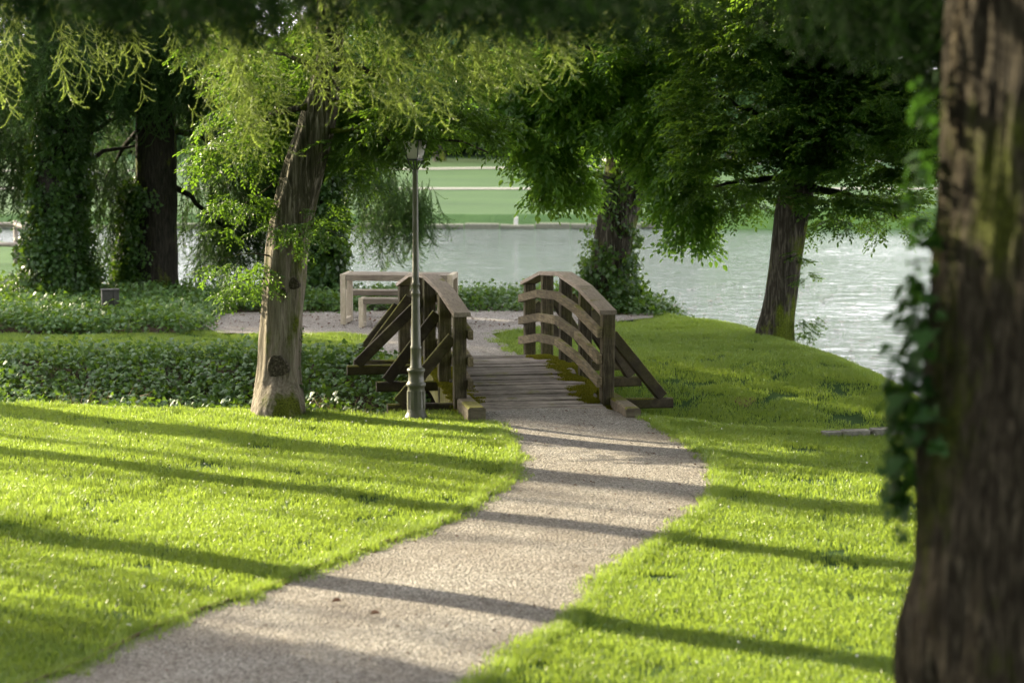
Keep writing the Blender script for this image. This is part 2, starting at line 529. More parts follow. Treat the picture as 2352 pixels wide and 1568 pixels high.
def water_mat():
    s = NT('rippled_water')
    v = s.coord('Object', (1.3, 1.1, 1))
    n1 = s.noise(v, 1.5, 6, 0.6, 0.5)
    v2 = s.coord('Object', (0.28, 1, 1))
    n2 = s.noise(v2, 1.1, 3, 0.5)
    vc = s.coord('Object', (0.05, 0.16, 1))
    calm = s.ramp(s.noise(vc, 1.0, 2, 0.5), [(0.40, 0.6), (0.56, 1.0)])
    h = s.math('ADD', s.math('MULTIPLY', n1, 0.22), s.math('MULTIPLY', n2, 0.06))
    bn = s.n('Bump')
    bn.inputs['Distance'].default_value = 1.0
    s.l(calm, bn.inputs['Strength'])
    s.l(h, bn.inputs['Height'])
    p = s.n('BsdfPrincipled')
    p.inputs['Base Color'].default_value = (0.02, 0.035, 0.022, 1)
    p.inputs['Roughness'].default_value = 0.06
    p.inputs['IOR'].default_value = 1.33
    p.inputs['Specular IOR Level'].default_value = 0.5
    s.l(bn.outputs[0], p.inputs['Normal'])
    s.l(p.outputs[0], s.out.inputs[0])
    return s.m
M['water'] = water_mat()

# ------------------------------------------------------------------ outlines on the ground (world metres)
def inside(poly, X, Y):
    X, Y = np.asarray(X, float), np.asarray(Y, float)
    c = np.zeros(X.shape, bool)
    n = len(poly)
    for i in range(n):
        x0, y0 = poly[i]
        x1, y1 = poly[(i + 1) % n]
        if y0 == y1:
            continue
        hit = ((y0 > Y) != (y1 > Y)) & (X < (x1 - x0) * (Y - y0) / (y1 - y0) + x0)
        c ^= hit
    return c

def sstep(a, b, x):
    t = np.clip((x - a) / (b - a), 0, 1)
    return t * t * (3 - 2 * t)

PL = gps([(1066, 937), (1100, 960), (1150, 1000), (1186, 1050), (1172, 1100), (1090, 1160), (1000, 1205), (870, 1255), (740, 1300), (600, 1355), (350, 1450), (80, 1568)])
PL = PL + [(-3.6, 13.2), (-5.2, 11.0), (-7.5, 8.5), (-11, 5.5)]
PR = gps([(1400, 934), (1470, 962), (1545, 1000), (1615, 1040), (1640, 1075), (1645, 1110), (1632, 1150), (1585, 1195), (1500, 1252), (1410, 1318), (1350, 1385), (1300, 1425), (1215, 1480), (1115, 1568)])
PR = PR + [(-0.9, 13.2), (-2.4, 11.0), (-4.6, 7.5), (-8, 3.5)]
PLs, PRs = catmull(PL, 10), catmull(PR, 10)
path_poly = [tuple(p) for p in PLs] + [tuple(p) for p in PRs[::-1]]

far_path_poly = [(-0.62-.86, 33.05), (.25-.86+.87, 33.15)] + gps([(1192, 822), (1165, 795), (1130, 770), (1180, 762), (1250, 757), (1330, 750), (1420, 741), (1500, 733), (1500, 722), (1420, 716), (1200, 716), (800, 717), (480, 722), (462, 748), (500, 768), (700, 771), (860, 774), (848, 800)])
DITCH = [(-40, 28.6, 33.9, 1.1), (-12, 28.4, 33.8, 1.1), (-5.9, 28.15, 33.6, 1.1), (-1.6, 27.4, 33.0, 1.05), (-.7, 27.9, 33.0, .9), (1.1, 27.9, 33.0, .75), (1.7, 26.9, 33.4, 0.62), (2.6, 25.95, 34, 0.55), (4.6, 25.6, 34.0, 0.62), (6.5, 25.2, 33, 0.9), (40, 25, 33, 1.0)]
DX = [d[0] for d in DITCH]

def ground(X, Y):
    X, Y = np.asarray(X, float), np.asarray(Y, float)
    z = np.zeros(np.broadcast(X, Y).shape)
    z = z + 2.0 * (1 - sstep(2, 13, Y))
    lip = np.interp(X, DX, [d[1] for d in DITCH])
    far = np.interp(X, DX, [d[2] for d in DITCH])
    dep = np.interp(X, DX, [d[3] for d in DITCH])
    t = np.clip((Y - lip) / (far - lip), 0, 1)
    sh = np.where(t < 0.27, sstep(0, 0.27, t), 1 - sstep(0.27, 1.0, t) ** 0.9)
    z = z - dep * sh
    z = z + 0.02 * np.sin(X * 1.7 + 0.6 * Y) * np.sin(Y * 1.3 - .4 * X) * (Y > 13)
    return z

SHORE = [(-60, 60), (-24, 66), (-16, 65), (-11.8, 62), (-9.8, 57), (-9.0, 51), (-8.4, 46), (-7.4, 43.9), (-3, 43.6), (0.2, 43.4), (1.9, 42.9), (3.1, 41.8), (3.9, 40.3), (4.75, 38.3), (5.3, 35.6), (5.75, 33.2), (6.2, 31.2), (6.4, 29.6), (6.2, 28.4), (5.6, 27.5), (5.7, 26.5), (6.5, 25.9), (9.5, 25), (15, 22), (26, 12), (60, 4)]
pond_poly = SHORE + [(400, 4), (400, 82.5), (60, 82.5), (9, 82.0), (-10, 82.5), (-60, 82)]
SH = np.array(catmull(SHORE, 4))

def shore_dist(X, Y):
    """signed distance to the near shore: positive over the pond"""
    X, Y = np.asarray(X, float), np.asarray(Y, float)
    d = np.full(X.shape, 1e9)
    for i in range(len(SH) - 1):
        a, b = SH[i], SH[i + 1]
        ab = b - a
        t = np.clip(((X - a[0]) * ab[0] + (Y - a[1]) * ab[1]) / (ab @ ab), 0, 1)
        d = np.minimum(d, np.hypot(X - a[0] - t * ab[0], Y - a[1] - t * ab[1]))
    return np.where(inside(pond_poly, X, Y), d, -d)

WATER_Z = -0.78

def height(X, Y):
    z = ground(X, Y)
    sd_ = shore_dist(X, Y)
    bank = sstep(-1.3, 0.9, sd_)
    z = z * (1 - sstep(0.0, 1.0, sd_)) - 1.15 * bank
    far = sstep(81.5, 83.5, Y)
    z = z * (1 - far) + far * (-0.5 + 0.9 * sstep(100, 240, Y))
    return z

def H(x, y):
    return float(height(np.array([x]), np.array([y]))[0])

IVY1 = [(-16, 28.5), (-5.9, 28.35), (-3.2, 27.95), (-1.75, 27.65), (-1.2, 28.1), (-0.95, 29), (-1.4, 32.2), (-2.0, 32.9), (-3, 33.2), (-5.9, 33.35), (-16, 33.4)]
IVY2 = [(-18, 36.7), (-5.2, 36.8), (-4.75, 37.4), (-4.9, 40.4), (-2.0, 40.7), (0.6, 40.8), (1.2, 40.2), (2.3, 39.9), (2.9, 40.6), (2.2, 42.4), (0.5, 43.3), (-7.5, 43.7), (-8.6, 45), (-10.5, 44.5), (-18, 44.5)]

xs = np.unique(np.concatenate([np.linspace(-300, -20, 22), np.linspace(-20, -8, 30), np.arange(-8, 7, 0.14), np.linspace(7, 20, 30), np.linspace(20, 300, 22)]))
ys = np.unique(np.concatenate([np.linspace(-60, 8, 20), np.linspace(8, 24, 60), np.arange(24, 46, 0.16), np.linspace(46, 84, 60), np.linspace(84, 420, 40)]))
GX, GY = np.meshgrid(xs, ys)
GZ = height(GX, GY)
nx, ny = len(xs), len(ys)
V = np.stack([GX.ravel(), GY.ravel(), GZ.ravel()], 1)
i0 = (np.arange(ny - 1)[:, None] * nx + np.arange(nx - 1)[None]).ravel()
F = np.stack([i0, i0 + 1, i0 + nx + 1, i0 + nx], 1)
near_face = (ys[:-1][:, None] + 0 * xs[:-1][None]).ravel() >= 81.5
me = bpy.data.meshes.new('ground')
me.from_pydata(V.tolist(), [], F.tolist())
me.materials.append(M['soil']); me.materials.append(M['farlawn'])
me.polygons.foreach_set('material_index', near_face.astype(np.int32))
me.polygons.foreach_set('use_smooth', np.ones(len(F), bool))
at = me.attributes.new('turf', 'FLOAT', 'POINT')
turf = np.ones(len(V))
turf[inside(IVY1, V[:, 0], V[:, 1]) | inside(IVY2, V[:, 0], V[:, 1])] = 0
turf[(V[:, 0] > -1.5) & (V[:, 0] < 1.2) & (V[:, 1] > 28.2) & (V[:, 1] < 32.8)] = 0
turf[(V[:, 2] < WATER_Z + 0.05) & (V[:, 1] < 81)] = 0
at.data.foreach_set('value', turf)
gobj = obj('ground', me)
gobj['kind'] = 'structure'

def strip(name, A, B, n, mat, dz):
    V, F = [], []
    for a, b in zip(A, B):
        for k in range(n + 1):
            t = k / n
            x, y = a[0] * (1 - t) + b[0] * t, a[1] * (1 - t) + b[1] * t
            V.append((x, y))
    V = np.array(V)
    Z = height(V[:, 0], V[:, 1]) + dz
    for i in range(len(A) - 1):
        for k in range(n):
            F.append((i * (n + 1) + k, i * (n + 1) + k + 1, (i + 1) * (n + 1) + k + 1, (i + 1) * (n + 1) + k))
    me = mesh_of(name, [(v[0], v[1], z) for v, z in zip(V, Z)], F, [mat], True)
    return obj(name, me)

o = strip('gravel_path', PLs, PRs, 14, M['gravel'], 0.012)
o['kind'] = 'structure'
# gravel clearing beyond the bridge: triangulated outline
from mathutils.geometry import tessellate_polygon
fp = [Vector((x, y, 0)) for x, y in far_path_poly]
tris = tessellate_polygon([fp])
me = mesh_of('gravel_clearing', [(p.x, p.y, 0.028) for p in fp], tris, [M['gravel']])
o = obj('gravel_clearing', me)
o['kind'] = 'structure'
# rusty edging strip along the left side of the path
mb = MB()
E = PLs[30:]
for i in range(len(E) - 1):
    a, b = E[i], E[i + 1]
    mb.add([(a[0], a[1], H(*a) - .02), (b[0], b[1], H(*b) - .02), (b[0], b[1], H(*b) + .035), (a[0], a[1], H(*a) + .035),
            (a[0] - .012, a[1] + .012, H(*a) - .02), (b[0] - .012, b[1] + .012, H(*b) - .02), (b[0] - .012, b[1] + .012, H(*b) + .035), (a[0] - .012, a[1] + .012, H(*a) + .035)],
           [(0, 1, 2, 3), (4, 7, 6, 5), (3, 2, 6, 7), (0, 4, 5, 1)])
o = obj('path_edging', mb.mesh('path_edging', M['steel']))
tag(o, 'thin rusty brown edging strip between left lawn and gravel path', 'edging')

# water
mb = MB()
mb.add([(-300, 3, WATER_Z), (300, 3, WATER_Z), (300, 83, WATER_Z), (-300, 83, WATER_Z)], [(0, 1, 2, 3)])
# outline of the sheet follows the pond so that it stays under the banks
me = mb.mesh('pond_water', M['water'])
o = obj('pond_water', me)
o['kind'] = 'structure'

# distant paths beyond the pond
def far_band(name, pts, w):
    A = [(x, y - w / 2) for x, y in pts]
    B = [(x, y + w / 2) for x, y in pts]
    o = strip(name, A, B, 1, M['far_path'], 0.04)
    o['kind'] = 'structure'
far_band('far_path', [(x, 110 + .0 * x) for x in np.linspace(-60, 80, 30)], 1.5)
far_band('far_path', [(x, 138 + .35 * (x - 0) + .006 * x * x) for x in np.linspace(-30, 60, 40)], 2.0)

# ------------------------------------------------------------------ scattering by geometry nodes (instances belong to the object that carries them)
def variant(me):
    o = bpy.data.objects.new(me.name, me)     # source only, never linked to the scene
    return o

def scatter(name, P, Rt, S, variants, parent=None, idx=None):
    P = np.asarray(P, float)
    n = len(P)
    me = bpy.data.meshes.new(name)
    me.vertices.add(n)
    me.vertices.foreach_set('co', P.astype(np.float32).ravel())
    a = me.attributes.new('rot', 'FLOAT_VECTOR', 'POINT')
    a.data.foreach_set('vector', np.asarray(Rt, np.float32).ravel())
    a = me.attributes.new('scl', 'FLOAT', 'POINT')
    a.data.foreach_set('value', np.asarray(S, np.float32).ravel())
    a = me.attributes.new('var', 'INT', 'POINT')
    a.data.foreach_set('value', (RNG.integers(0, len(variants), n) if idx is None else idx).astype(np.int32))
    for m in variants[0].data.materials:
        me.materials.append(m)
    o = obj(name, me, parent)
    ng = bpy.data.node_groups.new(name + '_scatter', 'GeometryNodeTree')
    ng.interface.new_socket('Geometry', in_out='INPUT', socket_type='NodeSocketGeometry')
    ng.interface.new_socket('Geometry', in_out='OUTPUT', socket_type='NodeSocketGeometry')
    N, L = ng.nodes, ng.links
    gi, go = N.new('NodeGroupInput'), N.new('NodeGroupOutput')
    iop = N.new('GeometryNodeInstanceOnPoints')
    jn = N.new('GeometryNodeJoinGeometry')
    for v in variants:
        oi = N.new('GeometryNodeObjectInfo')
        oi.inputs['Object'].default_value = v
        g2i = N.new('GeometryNodeGeometryToInstance')
        L.new(oi.outputs['Geometry'], g2i.inputs[0])
        L.new(g2i.outputs[0], jn.inputs[0])
    L.new(gi.outputs[0], iop.inputs['Points'])
    L.new(jn.outputs[0], iop.inputs['Instance'])
    iop.inputs['Pick Instance'].default_value = True
    def attr(nm, ty):
        q = N.new('GeometryNodeInputNamedAttribute')
        q.data_type = ty
        q.inputs['Name'].default_value = nm
        return q.outputs['Attribute']
    L.new(attr('var', 'INT'), iop.inputs['Instance Index'])
    e2r = N.new('FunctionNodeEulerToRotation')
    L.new(attr('rot', 'FLOAT_VECTOR'), e2r.inputs[0])
    L.new(e2r.outputs[0], iop.inputs['Rotation'])
    L.new(attr('scl', 'FLOAT'), iop.inputs['Scale'])
    L.new(iop.outputs[0], go.inputs[0])
    md = o.modifiers.new('scatter', 'NODES')
    md.node_group = ng
    o['kind'] = 'stuff'
    return o

# leaf shapes (unit length along +x, z up)
def leaf_shape(w=0.52, fold=0.14):
    pts = [(0, 0, 0), (0.3, w / 2, fold * .8), (0.68, w * .42, fold * .7), (1, 0, -.05), (0.68, -w * .42, fold * .7), (0.3, -w / 2, fold * .8), (.5, 0, 0)]
    return np.array(pts), [(0, 6, 2, 1), (6, 3, 2), (0, 5, 4, 6), (6, 4, 3)]

def ivy_shape():
    ang = [180, 130, 88, 62, 38, 20, 0, -20, -38, -62, -88, -130]
    rad = [.12, .52, .60, .42, .72, .50, 1.0, .50, .72, .42, .60, .52]
    pts = [(0, 0, 0)] + [(r * math.cos(R(a)) * .62, r * math.sin(R(a)) * .62, -.07 * r) for a, r in zip(ang, rad)]
    return np.array(pts), [(0, i + 1, (i + 1) % 12 + 1) for i in range(0, 12)]

def rotmat(rx, ry, rz):
    return np.array((Matrix.Rotation(rz, 3, 'Z') @ Matrix.Rotation(ry, 3, 'Y') @ Matrix.Rotation(rx, 3, 'X')))

def spray(name, mat, L=0.55, n=22, ls=0.085, w=.52, droop=.35, seed=0, sub=3):
    """a flat leafy twig growing along +x"""
    rg = random.Random(seed)
    mb = MB()
    lp, lf = leaf_shape(w)
    def twig(o, ang, L, n):
        P = []
        for k in range(6):
            t = k / 5
            x = L * t
            P.append((o[0] + math.cos(ang) * x, o[1] + math.sin(ang) * x, o[2] - droop * L * t * t))
        mb.tube(P, [.004 * (1 - .7 * k / 5) for k in range(6)], 3, False)
        for k in range(n):
            t = (k + .7) / n
            i = min(int(t * 5), 4); f = t * 5 - i
            p = [P[i][j] * (1 - f) + P[min(i + 1, 5)][j] * f for j in range(3)]
            side = 1 if k % 2 else -1
            yaw = ang + side * rg.uniform(.5, 1.15) * (0.25 if t > .93 else 1)
            Rm = rotmat(rg.uniform(-.6, .6), rg.uniform(0.0, .75), yaw)
            s = ls * rg.uniform(.65, 1.15)
            mb.add((lp * s) @ Rm.T + np.array(p), lf)
        return P
    P = twig((0, 0, 0), 0, L, n)
    for k in range(sub):
        q = P[1 + k % 4]
        twig(q, (1 if k % 2 else -1) * rg.uniform(.5, .9), L * rg.uniform(.35, .6), max(4, n // 2))
    return variant(mb.mesh(name, mat))

def ivy_clump(name, mat, rad=.22, n=18, ls=.085, seed=0, up=True, h=.12):
    rg = random.Random(seed)
    mb = MB()
    lp, lf = ivy_shape()
    for k in range(n):
        a, r = rg.uniform(0, 6.28), rad * math.sqrt(rg.random())
        p = np.array((r * math.cos(a), r * math.sin(a), rg.uniform(0, h)))
        Rm = rotmat(rg.gauss(0, .45), rg.gauss(.25, .45), rg.uniform(0, 6.28))
        mb.add((lp * ls * rg.uniform(.6, 1.25)) @ Rm.T + p, lf)
        if k % 3 == 0:
            mb.tube([(p[0] * .4, p[1] * .4, -.03), tuple(p)], [.002, .0015], 3, False)
    return variant(mb.mesh(name, mat))

def needle_spray(name, mats, L=.8, seed=0, side=14, nl=.02, dens=1.0, spread=.8, nw=.0036, tl=(.14, .30)):
    """a hanging spruce twig: bare-ish stem downwards, side twiglets bristling with needles"""
    rg = random.Random(seed)
    mb = MB()
    def bristle(A, B, n):
        A, B = Vector(A), Vector(B)
        t = (B - A).normalized()
        a = t.orthogonal().normalized(); b = t.cross(a)
        for k in range(n):
            f = (k + rg.random()) / n
            th = rg.uniform(0, 6.28)
            d = (a * math.cos(th) + b * math.sin(th)) * .8 + t * .62
            p = A.lerp(B, f)
            q = p + d * nl * rg.uniform(.7, 1.1) * (1.2 - .5 * f)
            wv = d.cross(t).normalized() * nw
            mb.add([p + wv, p - wv, q], [(0, 1, 2)])
    x = y = 0.0
    P = [Vector((0, 0, 0))]
    for k in range(6):
        x += rg.uniform(-.02, .05) * L; y += rg.uniform(-.03, .03) * L
        P.append(Vector((x, y, -L * (k + 1) / 6)))
    mb.tube(P, [.005 * (1 - .6 * k / 6) for k in range(7)], 4, False)
    for k in range(6):
        bristle(P[k], P[k + 1], int(22 * dens))
    for k in range(side):
        t = .12 + .88 * (k + rg.random()) / side
        i = min(int(t * 6), 5)
        p = P[i].lerp(P[i + 1], t * 6 - i)
        az = rg.uniform(-1.2, 1.2) + (math.pi if rg.random() < .42 else 0)
        l = L * rg.uniform(*tl)
        d = Vector((math.cos(az) * spread, math.sin(az) * spread, -.75))
        q = p + d.normalized() * l
        r = q + Vector((math.cos(az), math.sin(az), -.35)).normalized() * l * .35
        mb.tube([p, q, r], [.004, .003, .002], 3, False)
        bristle(p, q, int(60 * dens)); bristle(q, r, int(30 * dens))
    return variant(mb.mesh(name, mats))

def grass_patch(name, mat, rad=.2, n=170, h=(.03, .07), seed=0, w=.0032):
    rg = random.Random(seed)
    V, F = [], []
    for k in range(n):
        a, r = rg.uniform(0, 6.28), rad * math.sqrt(rg.random())
        x, y = r * math.cos(a), r * math.sin(a)
        hh = rg.uniform(*h)
        th = rg.uniform(0, 6.28)
        lean = rg.uniform(.1, .75) * hh
        dx, dy = math.cos(th) * lean, math.sin(th) * lean
        ph = rg.uniform(0, 6.28)
        wx, wy = math.cos(ph) * w, math.sin(ph) * w
        b = len(V)
        V += [(x - wx, y - wy, -.01), (x + wx, y + wy, -.01), (x + dx * .35 + wx * .8, y + dy * .35 + wy * .8, hh * .6), (x + dx * .35 - wx * .8, y + dy * .35 - wy * .8, hh * .6), (x + dx, y + dy, hh * .95)]
        F += [(b, b + 1, b + 2, b + 3), (b + 3, b + 2, b + 4)]
    return variant(mesh_of(name, V, F, [mat]))

SPR_A = [spray('hornbeam_spray', M['leaf_a'], .55, 16, .075, .5, .3, i) for i in range(4)]
SPR_B = [spray('elm_spray', M['leaf_b'], .6, 12, .13, .56, .55, 10 + i) for i in range(4)]
SPR_C = [spray('dark_spray', M['leaf_c'], .6, 16, .09, .55, .15, 20 + i) for i in range(4)]
SPR_FAR = [spray('far_spray', M['far_leaf'], .6, 14, .13, .6, .3, 30 + i, 4) for i in range(3)]
IVY_V = [ivy_clump('ivy_clump', M['ivy'], .16, 14, .085, 40 + i, h=.09) for i in range(3)]
IVY_G = [ivy_clump('ground_ivy_clump', M['ivy_bed'], .24, 20, .082, 50 + i, h=.14) for i in range(4)]
NED = [needle_spray('spruce_twig', M['needle'], .8, 60 + i, 6, .036, 1.0, .7, .0048, (.24, .40)) for i in range(5)]
M['needle_mid'] = leaf_mat('spruce_needle_in_shade', [(0.012, 0.036, 0.014), (0.022, 0.055, 0.018), (0.034, 0.07, 0.02)], (0.14, 0.28, 0.04), 0.35, 0.55, 0.2)  # dimmer copy of the spruce needle: shade is in the colour
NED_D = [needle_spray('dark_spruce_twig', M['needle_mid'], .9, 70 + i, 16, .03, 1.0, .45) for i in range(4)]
GRS = [grass_patch('grass_patch', M['grass'], .2, 190, (.022, .055), 80 + i) for i in range(4)]
GRS_T = [grass_patch('tall_grass_patch', M['grass'], .12, 60, (.07, .15), 90 + i, .003) for i in range(3)]
DRY = [grass_patch('dry_patch', M['dry'], .25, 26, (.12, .32), 96 + i, .003) for i in range(3)]
MOSS = [grass_patch('moss_patch', M['moss'], .05, 60, (.008, .02), 100 + i, .003) for i in range(2)]

def rand_pts(x0, x1, y0, y1, dens):
    n = int((x1 - x0) * (y1 - y0) * dens)
    return RNG.uniform(x0, x1, n), RNG.uniform(y0, y1, n)

def slope_rot(X, Y):
    e = 0.15
    zx = (height(X + e, Y) - height(X - e, Y)) / (2 * e)
    zy = (height(X, Y + e) - height(X, Y - e)) / (2 * e)
    return np.arctan(zy), -np.arctan(zx)

def ground_scatter(name, X, Y, variants, s0, s1, dz=0.0, kind='stuff', tilt=0.0):
    Z = height(X, Y) + dz
    rx, ry = slope_rot(X, Y)
    # rotation order XYZ: yaw is applied last, so turn the tilt into the yawed frame
    yaw = RNG.uniform(0, 2 * math.pi, len(X))
    c, s = np.cos(yaw), np.sin(yaw)
    Rt = np.stack([rx * c + ry * s + RNG.normal(0, tilt, len(X)), -rx * s + ry * c + RNG.normal(0, tilt, len(X)), yaw], 1)
    o = scatter(name, np.stack([X, Y, Z], 1), Rt, RNG.uniform(s0, s1, len(X)), variants)
    if kind:
        o['kind'] = kind
    return o

def lawn_ok(X, Y):
    ok = ~inside(path_poly, X, Y) & ~inside(far_path_poly, X, Y) & ~inside(IVY1, X, Y) & ~inside(IVY2, X, Y)
    ok &= ~((X > -1.35) & (X < 1.0 ) & (Y > 28.0) & (Y < 33.2))
    for (a, b) in ((gp(1400, 926), gp(1456, 961)), (gp(1062, 936), gp(1094, 968))):      # clear of the kerb timbers
        t = np.clip(((X - a[0]) * (b[0] - a[0]) + (Y - a[1]) * (b[1] - a[1])) / ((b[0] - a[0]) ** 2 + (b[1] - a[1]) ** 2), 0, 1)
        ok &= np.hypot(X - a[0] - t * (b[0] - a[0]), Y - a[1] - t * (b[1] - a[1])) > .22
    ok &= shore_dist(X, Y) < 0.25
    return ok

X, Y = rand_pts(-7, 6.4, 14, 28.6, 34)
k = lawn_ok(X, Y) & (np.abs(X) < Y * 0.2118 + 0.6); X, Y = X[k], Y[k]
ground_scatter('lawn_grass', X, Y, GRS, .8, 1.25)
X, Y = rand_pts(-9.2, 6.0, 28.6, 43, 26)
k = lawn_ok(X, Y) & (np.abs(X) < Y * 0.2118 + 0.6); X, Y = X[k], Y[k]
ground_scatter('lawn_grass', X, Y, GRS, .85, 1.3)
# rough longer grass at the rim of the lawn and along the path edge
X, Y = rand_pts(-6.5, 3, 26.8, 28.7, 26)
lip = np.interp(X, DX, [d[1] for d in DITCH])
k = lawn_ok(X, Y) & (np.abs(Y - lip) < .22); X, Y = X[k], Y[k]
X2 = np.concatenate([p[0] + RNG.uniform(-.10, .03, 3) for p in PLs[:120]]); Y2 = np.concatenate([p[1] + RNG.uniform(-.05, .05, 3) for p in PLs[:120]])
X3 = np.concatenate([p[0] + RNG.uniform(-.03, .12, 3) for p in PRs[12:140]]); Y3 = np.concatenate([p[1] + RNG.uniform(-.05, .05, 3) for p in PRs[12:140]])
X, Y = np.concatenate([X, X2, X3]), np.concatenate([Y, Y2, Y3])
k = ~((Y > 26.7) & (X > -.9) & (X < 1.95)); X, Y = X[k], Y[k]
ground_scatter('edge_grass', X, Y, GRS_T, .35, .75)
# left corner: taller weeds in the lawn
X, Y = RNG.normal(-4.3, .5, 60), RNG.normal(20.6, .9, 60)
k = lawn_ok(X, Y); ground_scatter('weed_grass', X[k], Y[k], GRS_T, .6, 1.1)

# small white specks dotted over the lawn
mb = MB(); mb.lathe([(.002, 0), (.006, .003), (.0075, .008), (.004, .013)], 6)
cl = variant(mb.mesh('white_speck', M['speck'], True))
X, Y = rand_pts(-5, 4.5, 14.2, 27, 1.6)
k = lawn_ok(X, Y) & (RNG.random(len(X)) < .55); X, Y = X[k], Y[k]
ground_scatter('white_specks', X, Y, [cl], .7, 1.3, .045)

# ivy beds
def bed(name, poly, dens, hmax, box, variants=IVY_G, s=(.85, 1.3), minh=.02):
    X, Y = rand_pts(*box, dens)
    k = inside(poly, X, Y); X, Y = X[k], Y[k]
    Z = height(X, Y)
    edge = np.full(len(X), 9.0)
    pol = np.array(poly + [poly[0]])
    for i in range(len(pol) - 1):
        a, b = pol[i], pol[i + 1]; ab = b - a
        t = np.clip(((X - a[0]) * ab[0] + (Y - a[1]) * ab[1]) / (ab @ ab), 0, 1)
        edge = np.minimum(edge, np.hypot(X - a[0] - t * ab[0], Y - a[1] - t * ab[1]))
    bump = np.array([noise.noise((x * .9, y * .9, 3.1)) for x, y in zip(X, Y)])
    top = hmax * sstep(-.05, .38, edge) * (1 + .8 * bump)
    zz = np.where(RNG.random(len(X)) < .62, top, top * RNG.random(len(X)))
    P = np.stack([X, Y, Z + minh + zz], 1)
    Rt = np.stack([RNG.normal(.28, .3, len(X)), RNG.normal(0, .3, len(X)), RNG.uniform(-.6, .6, len(X))], 1)
    o = scatter(name, P, Rt, RNG.uniform(s[0], s[1], len(X)), variants)
    o['kind'] = 'stuff'
    return o
bed('ground_ivy', IVY1, 46, .14, (-9, 0, 27, 34.2))
bed('ground_ivy', IVY2, 44, .15, (-11.5, 3, 36.4, 46))
X, Y = RNG.normal(-4.2, .75, 240), RNG.normal(29.0, .35, 240)
k = inside(IVY1, X, Y); ground_scatter('dry_stems', X[k], Y[k], DRY, .7, 1.3, 0.10, tilt=.5)
X, Y = RNG.normal(-1.9, .4, 60), RNG.normal(28.4, .3, 60)
k = inside(IVY1, X, Y); ground_scatter('dry_stems', X[k], Y[k], DRY, .6, 1.1, 0.08, tilt=.5)

# floating leaves on the pond
lpV, lpF = ivy_shape()
pad = variant(mesh_of('floating_leaf', lpV * .14, lpF, [simple('drowned_leaf', (0.045, 0.032, 0.02), .5)]))
X, Y = rand_pts(-9, 12, 28, 58, 3.2)
k = shore_dist(X, Y) > .6; X, Y = X[k], Y[k]
k = RNG.random(len(X)) < (0.25 + .75 * sstep(0, 4, X)); X, Y = X[k], Y[k]
o = scatter('floating_leaves', np.stack([X, Y, np.full(len(X), WATER_Z + .012)], 1), np.stack([0 * X, 0 * X, RNG.uniform(0, 6.28, len(X))], 1), RNG.uniform(.4, 1.3, len(X)), [pad])
o['kind'] = 'stuff'

# ------------------------------------------------------------------ trees
def make_trunk(parent, pts, mat, n=28, flute=.07, lobes=6, seed=0, base_flare=.0, rough=.03, name='trunk', ridge=0.0, seg=7):
    C = catmull(pts, seg)
    rg = random.Random(seed)
    ph = [rg.uniform(0, 6.28) for _ in range(4)]
    z0, hgt = C[0][2], C[-1][2] - C[0][2]
    def fl(th, i, p):
        t = (p.z - z0)
        f = 1 + flute * (math.sin(lobes * th + ph[0] + .25 * t) * .6 + math.sin((lobes + 3) * th + ph[1] - .4 * t) * .4)
        f += base_flare * math.exp(-t / .28) * (1 + .5 * math.sin(5 * th + ph[2]))
        if ridge:
            q = noise.noise((math.cos(th) * 9 + .6 * noise.noise((th * 3, p.z * 2, 4)), math.sin(th) * 9, p.z * 1.6 + seed))
            f += ridge * (abs(q) * 2 - .5)
        f += rough * noise.noise((math.cos(th) * 2, math.sin(th) * 2, p.z * 2.2 + seed * 7))
        return f
    mb = MB()
    mb.tube([tuple(c[:3]) for c in C], [c[3] for c in C], n, True, fl)
    return obj(name, mb.mesh(name, mat, True), parent)

def rel(root, P):
    o = root.location
    return [(p[0] - o.x, p[1] - o.y, p[2] - o.z, *p[3:]) for p in P]

def blob_points(blobs, rng, gap=.0, gfreq=.9, horiz=False):
    """points and outward directions spread through ellipsoids; gap>0 opens holes where a 3-D noise is low"""
    PP, DD = [], []
    for (c, r, n) in blobs:
        d = rng.normal(size=(n, 3)); d /= np.linalg.norm(d, axis=1)[:, None]
        rad = rng.random(n) ** 0.45
        P = np.array(c) + d * rad[:, None] * np.array(r)
        PP.append(P); DD.append(d)
    P, D = np.vstack(PP), np.vstack(DD)
    if gap > 0:
        q = np.array([noise.noise(tuple(p * gfreq)) for p in P])
        k = q > (-.45 + gap)
        P, D = P[k], D[k]
    return P, D

def crown(name, parent, root, blobs, variants, s=(.8, 1.3), gap=.3, gfreq=.9, droop=(.0, .5), seed=0, lift=0.0):
    rng = np.random.default_rng(seed + 500)
    P, D = blob_points(blobs, rng, gap, gfreq)
    n = len(P)
    yaw = np.arctan2(D[:, 1], D[:, 0]) + rng.normal(0, .7, n)
    Rt = np.stack([rng.normal(0, .35, n), rng.uniform(droop[0], droop[1], n) + rng.normal(0, .15, n), yaw], 1)
    o = root.location if root else Vector((0, 0, 0))
    P[:, 2] += lift
    return scatter(name, P - np.array(o), Rt, rng.uniform(s[0], s[1], n), variants, parent)

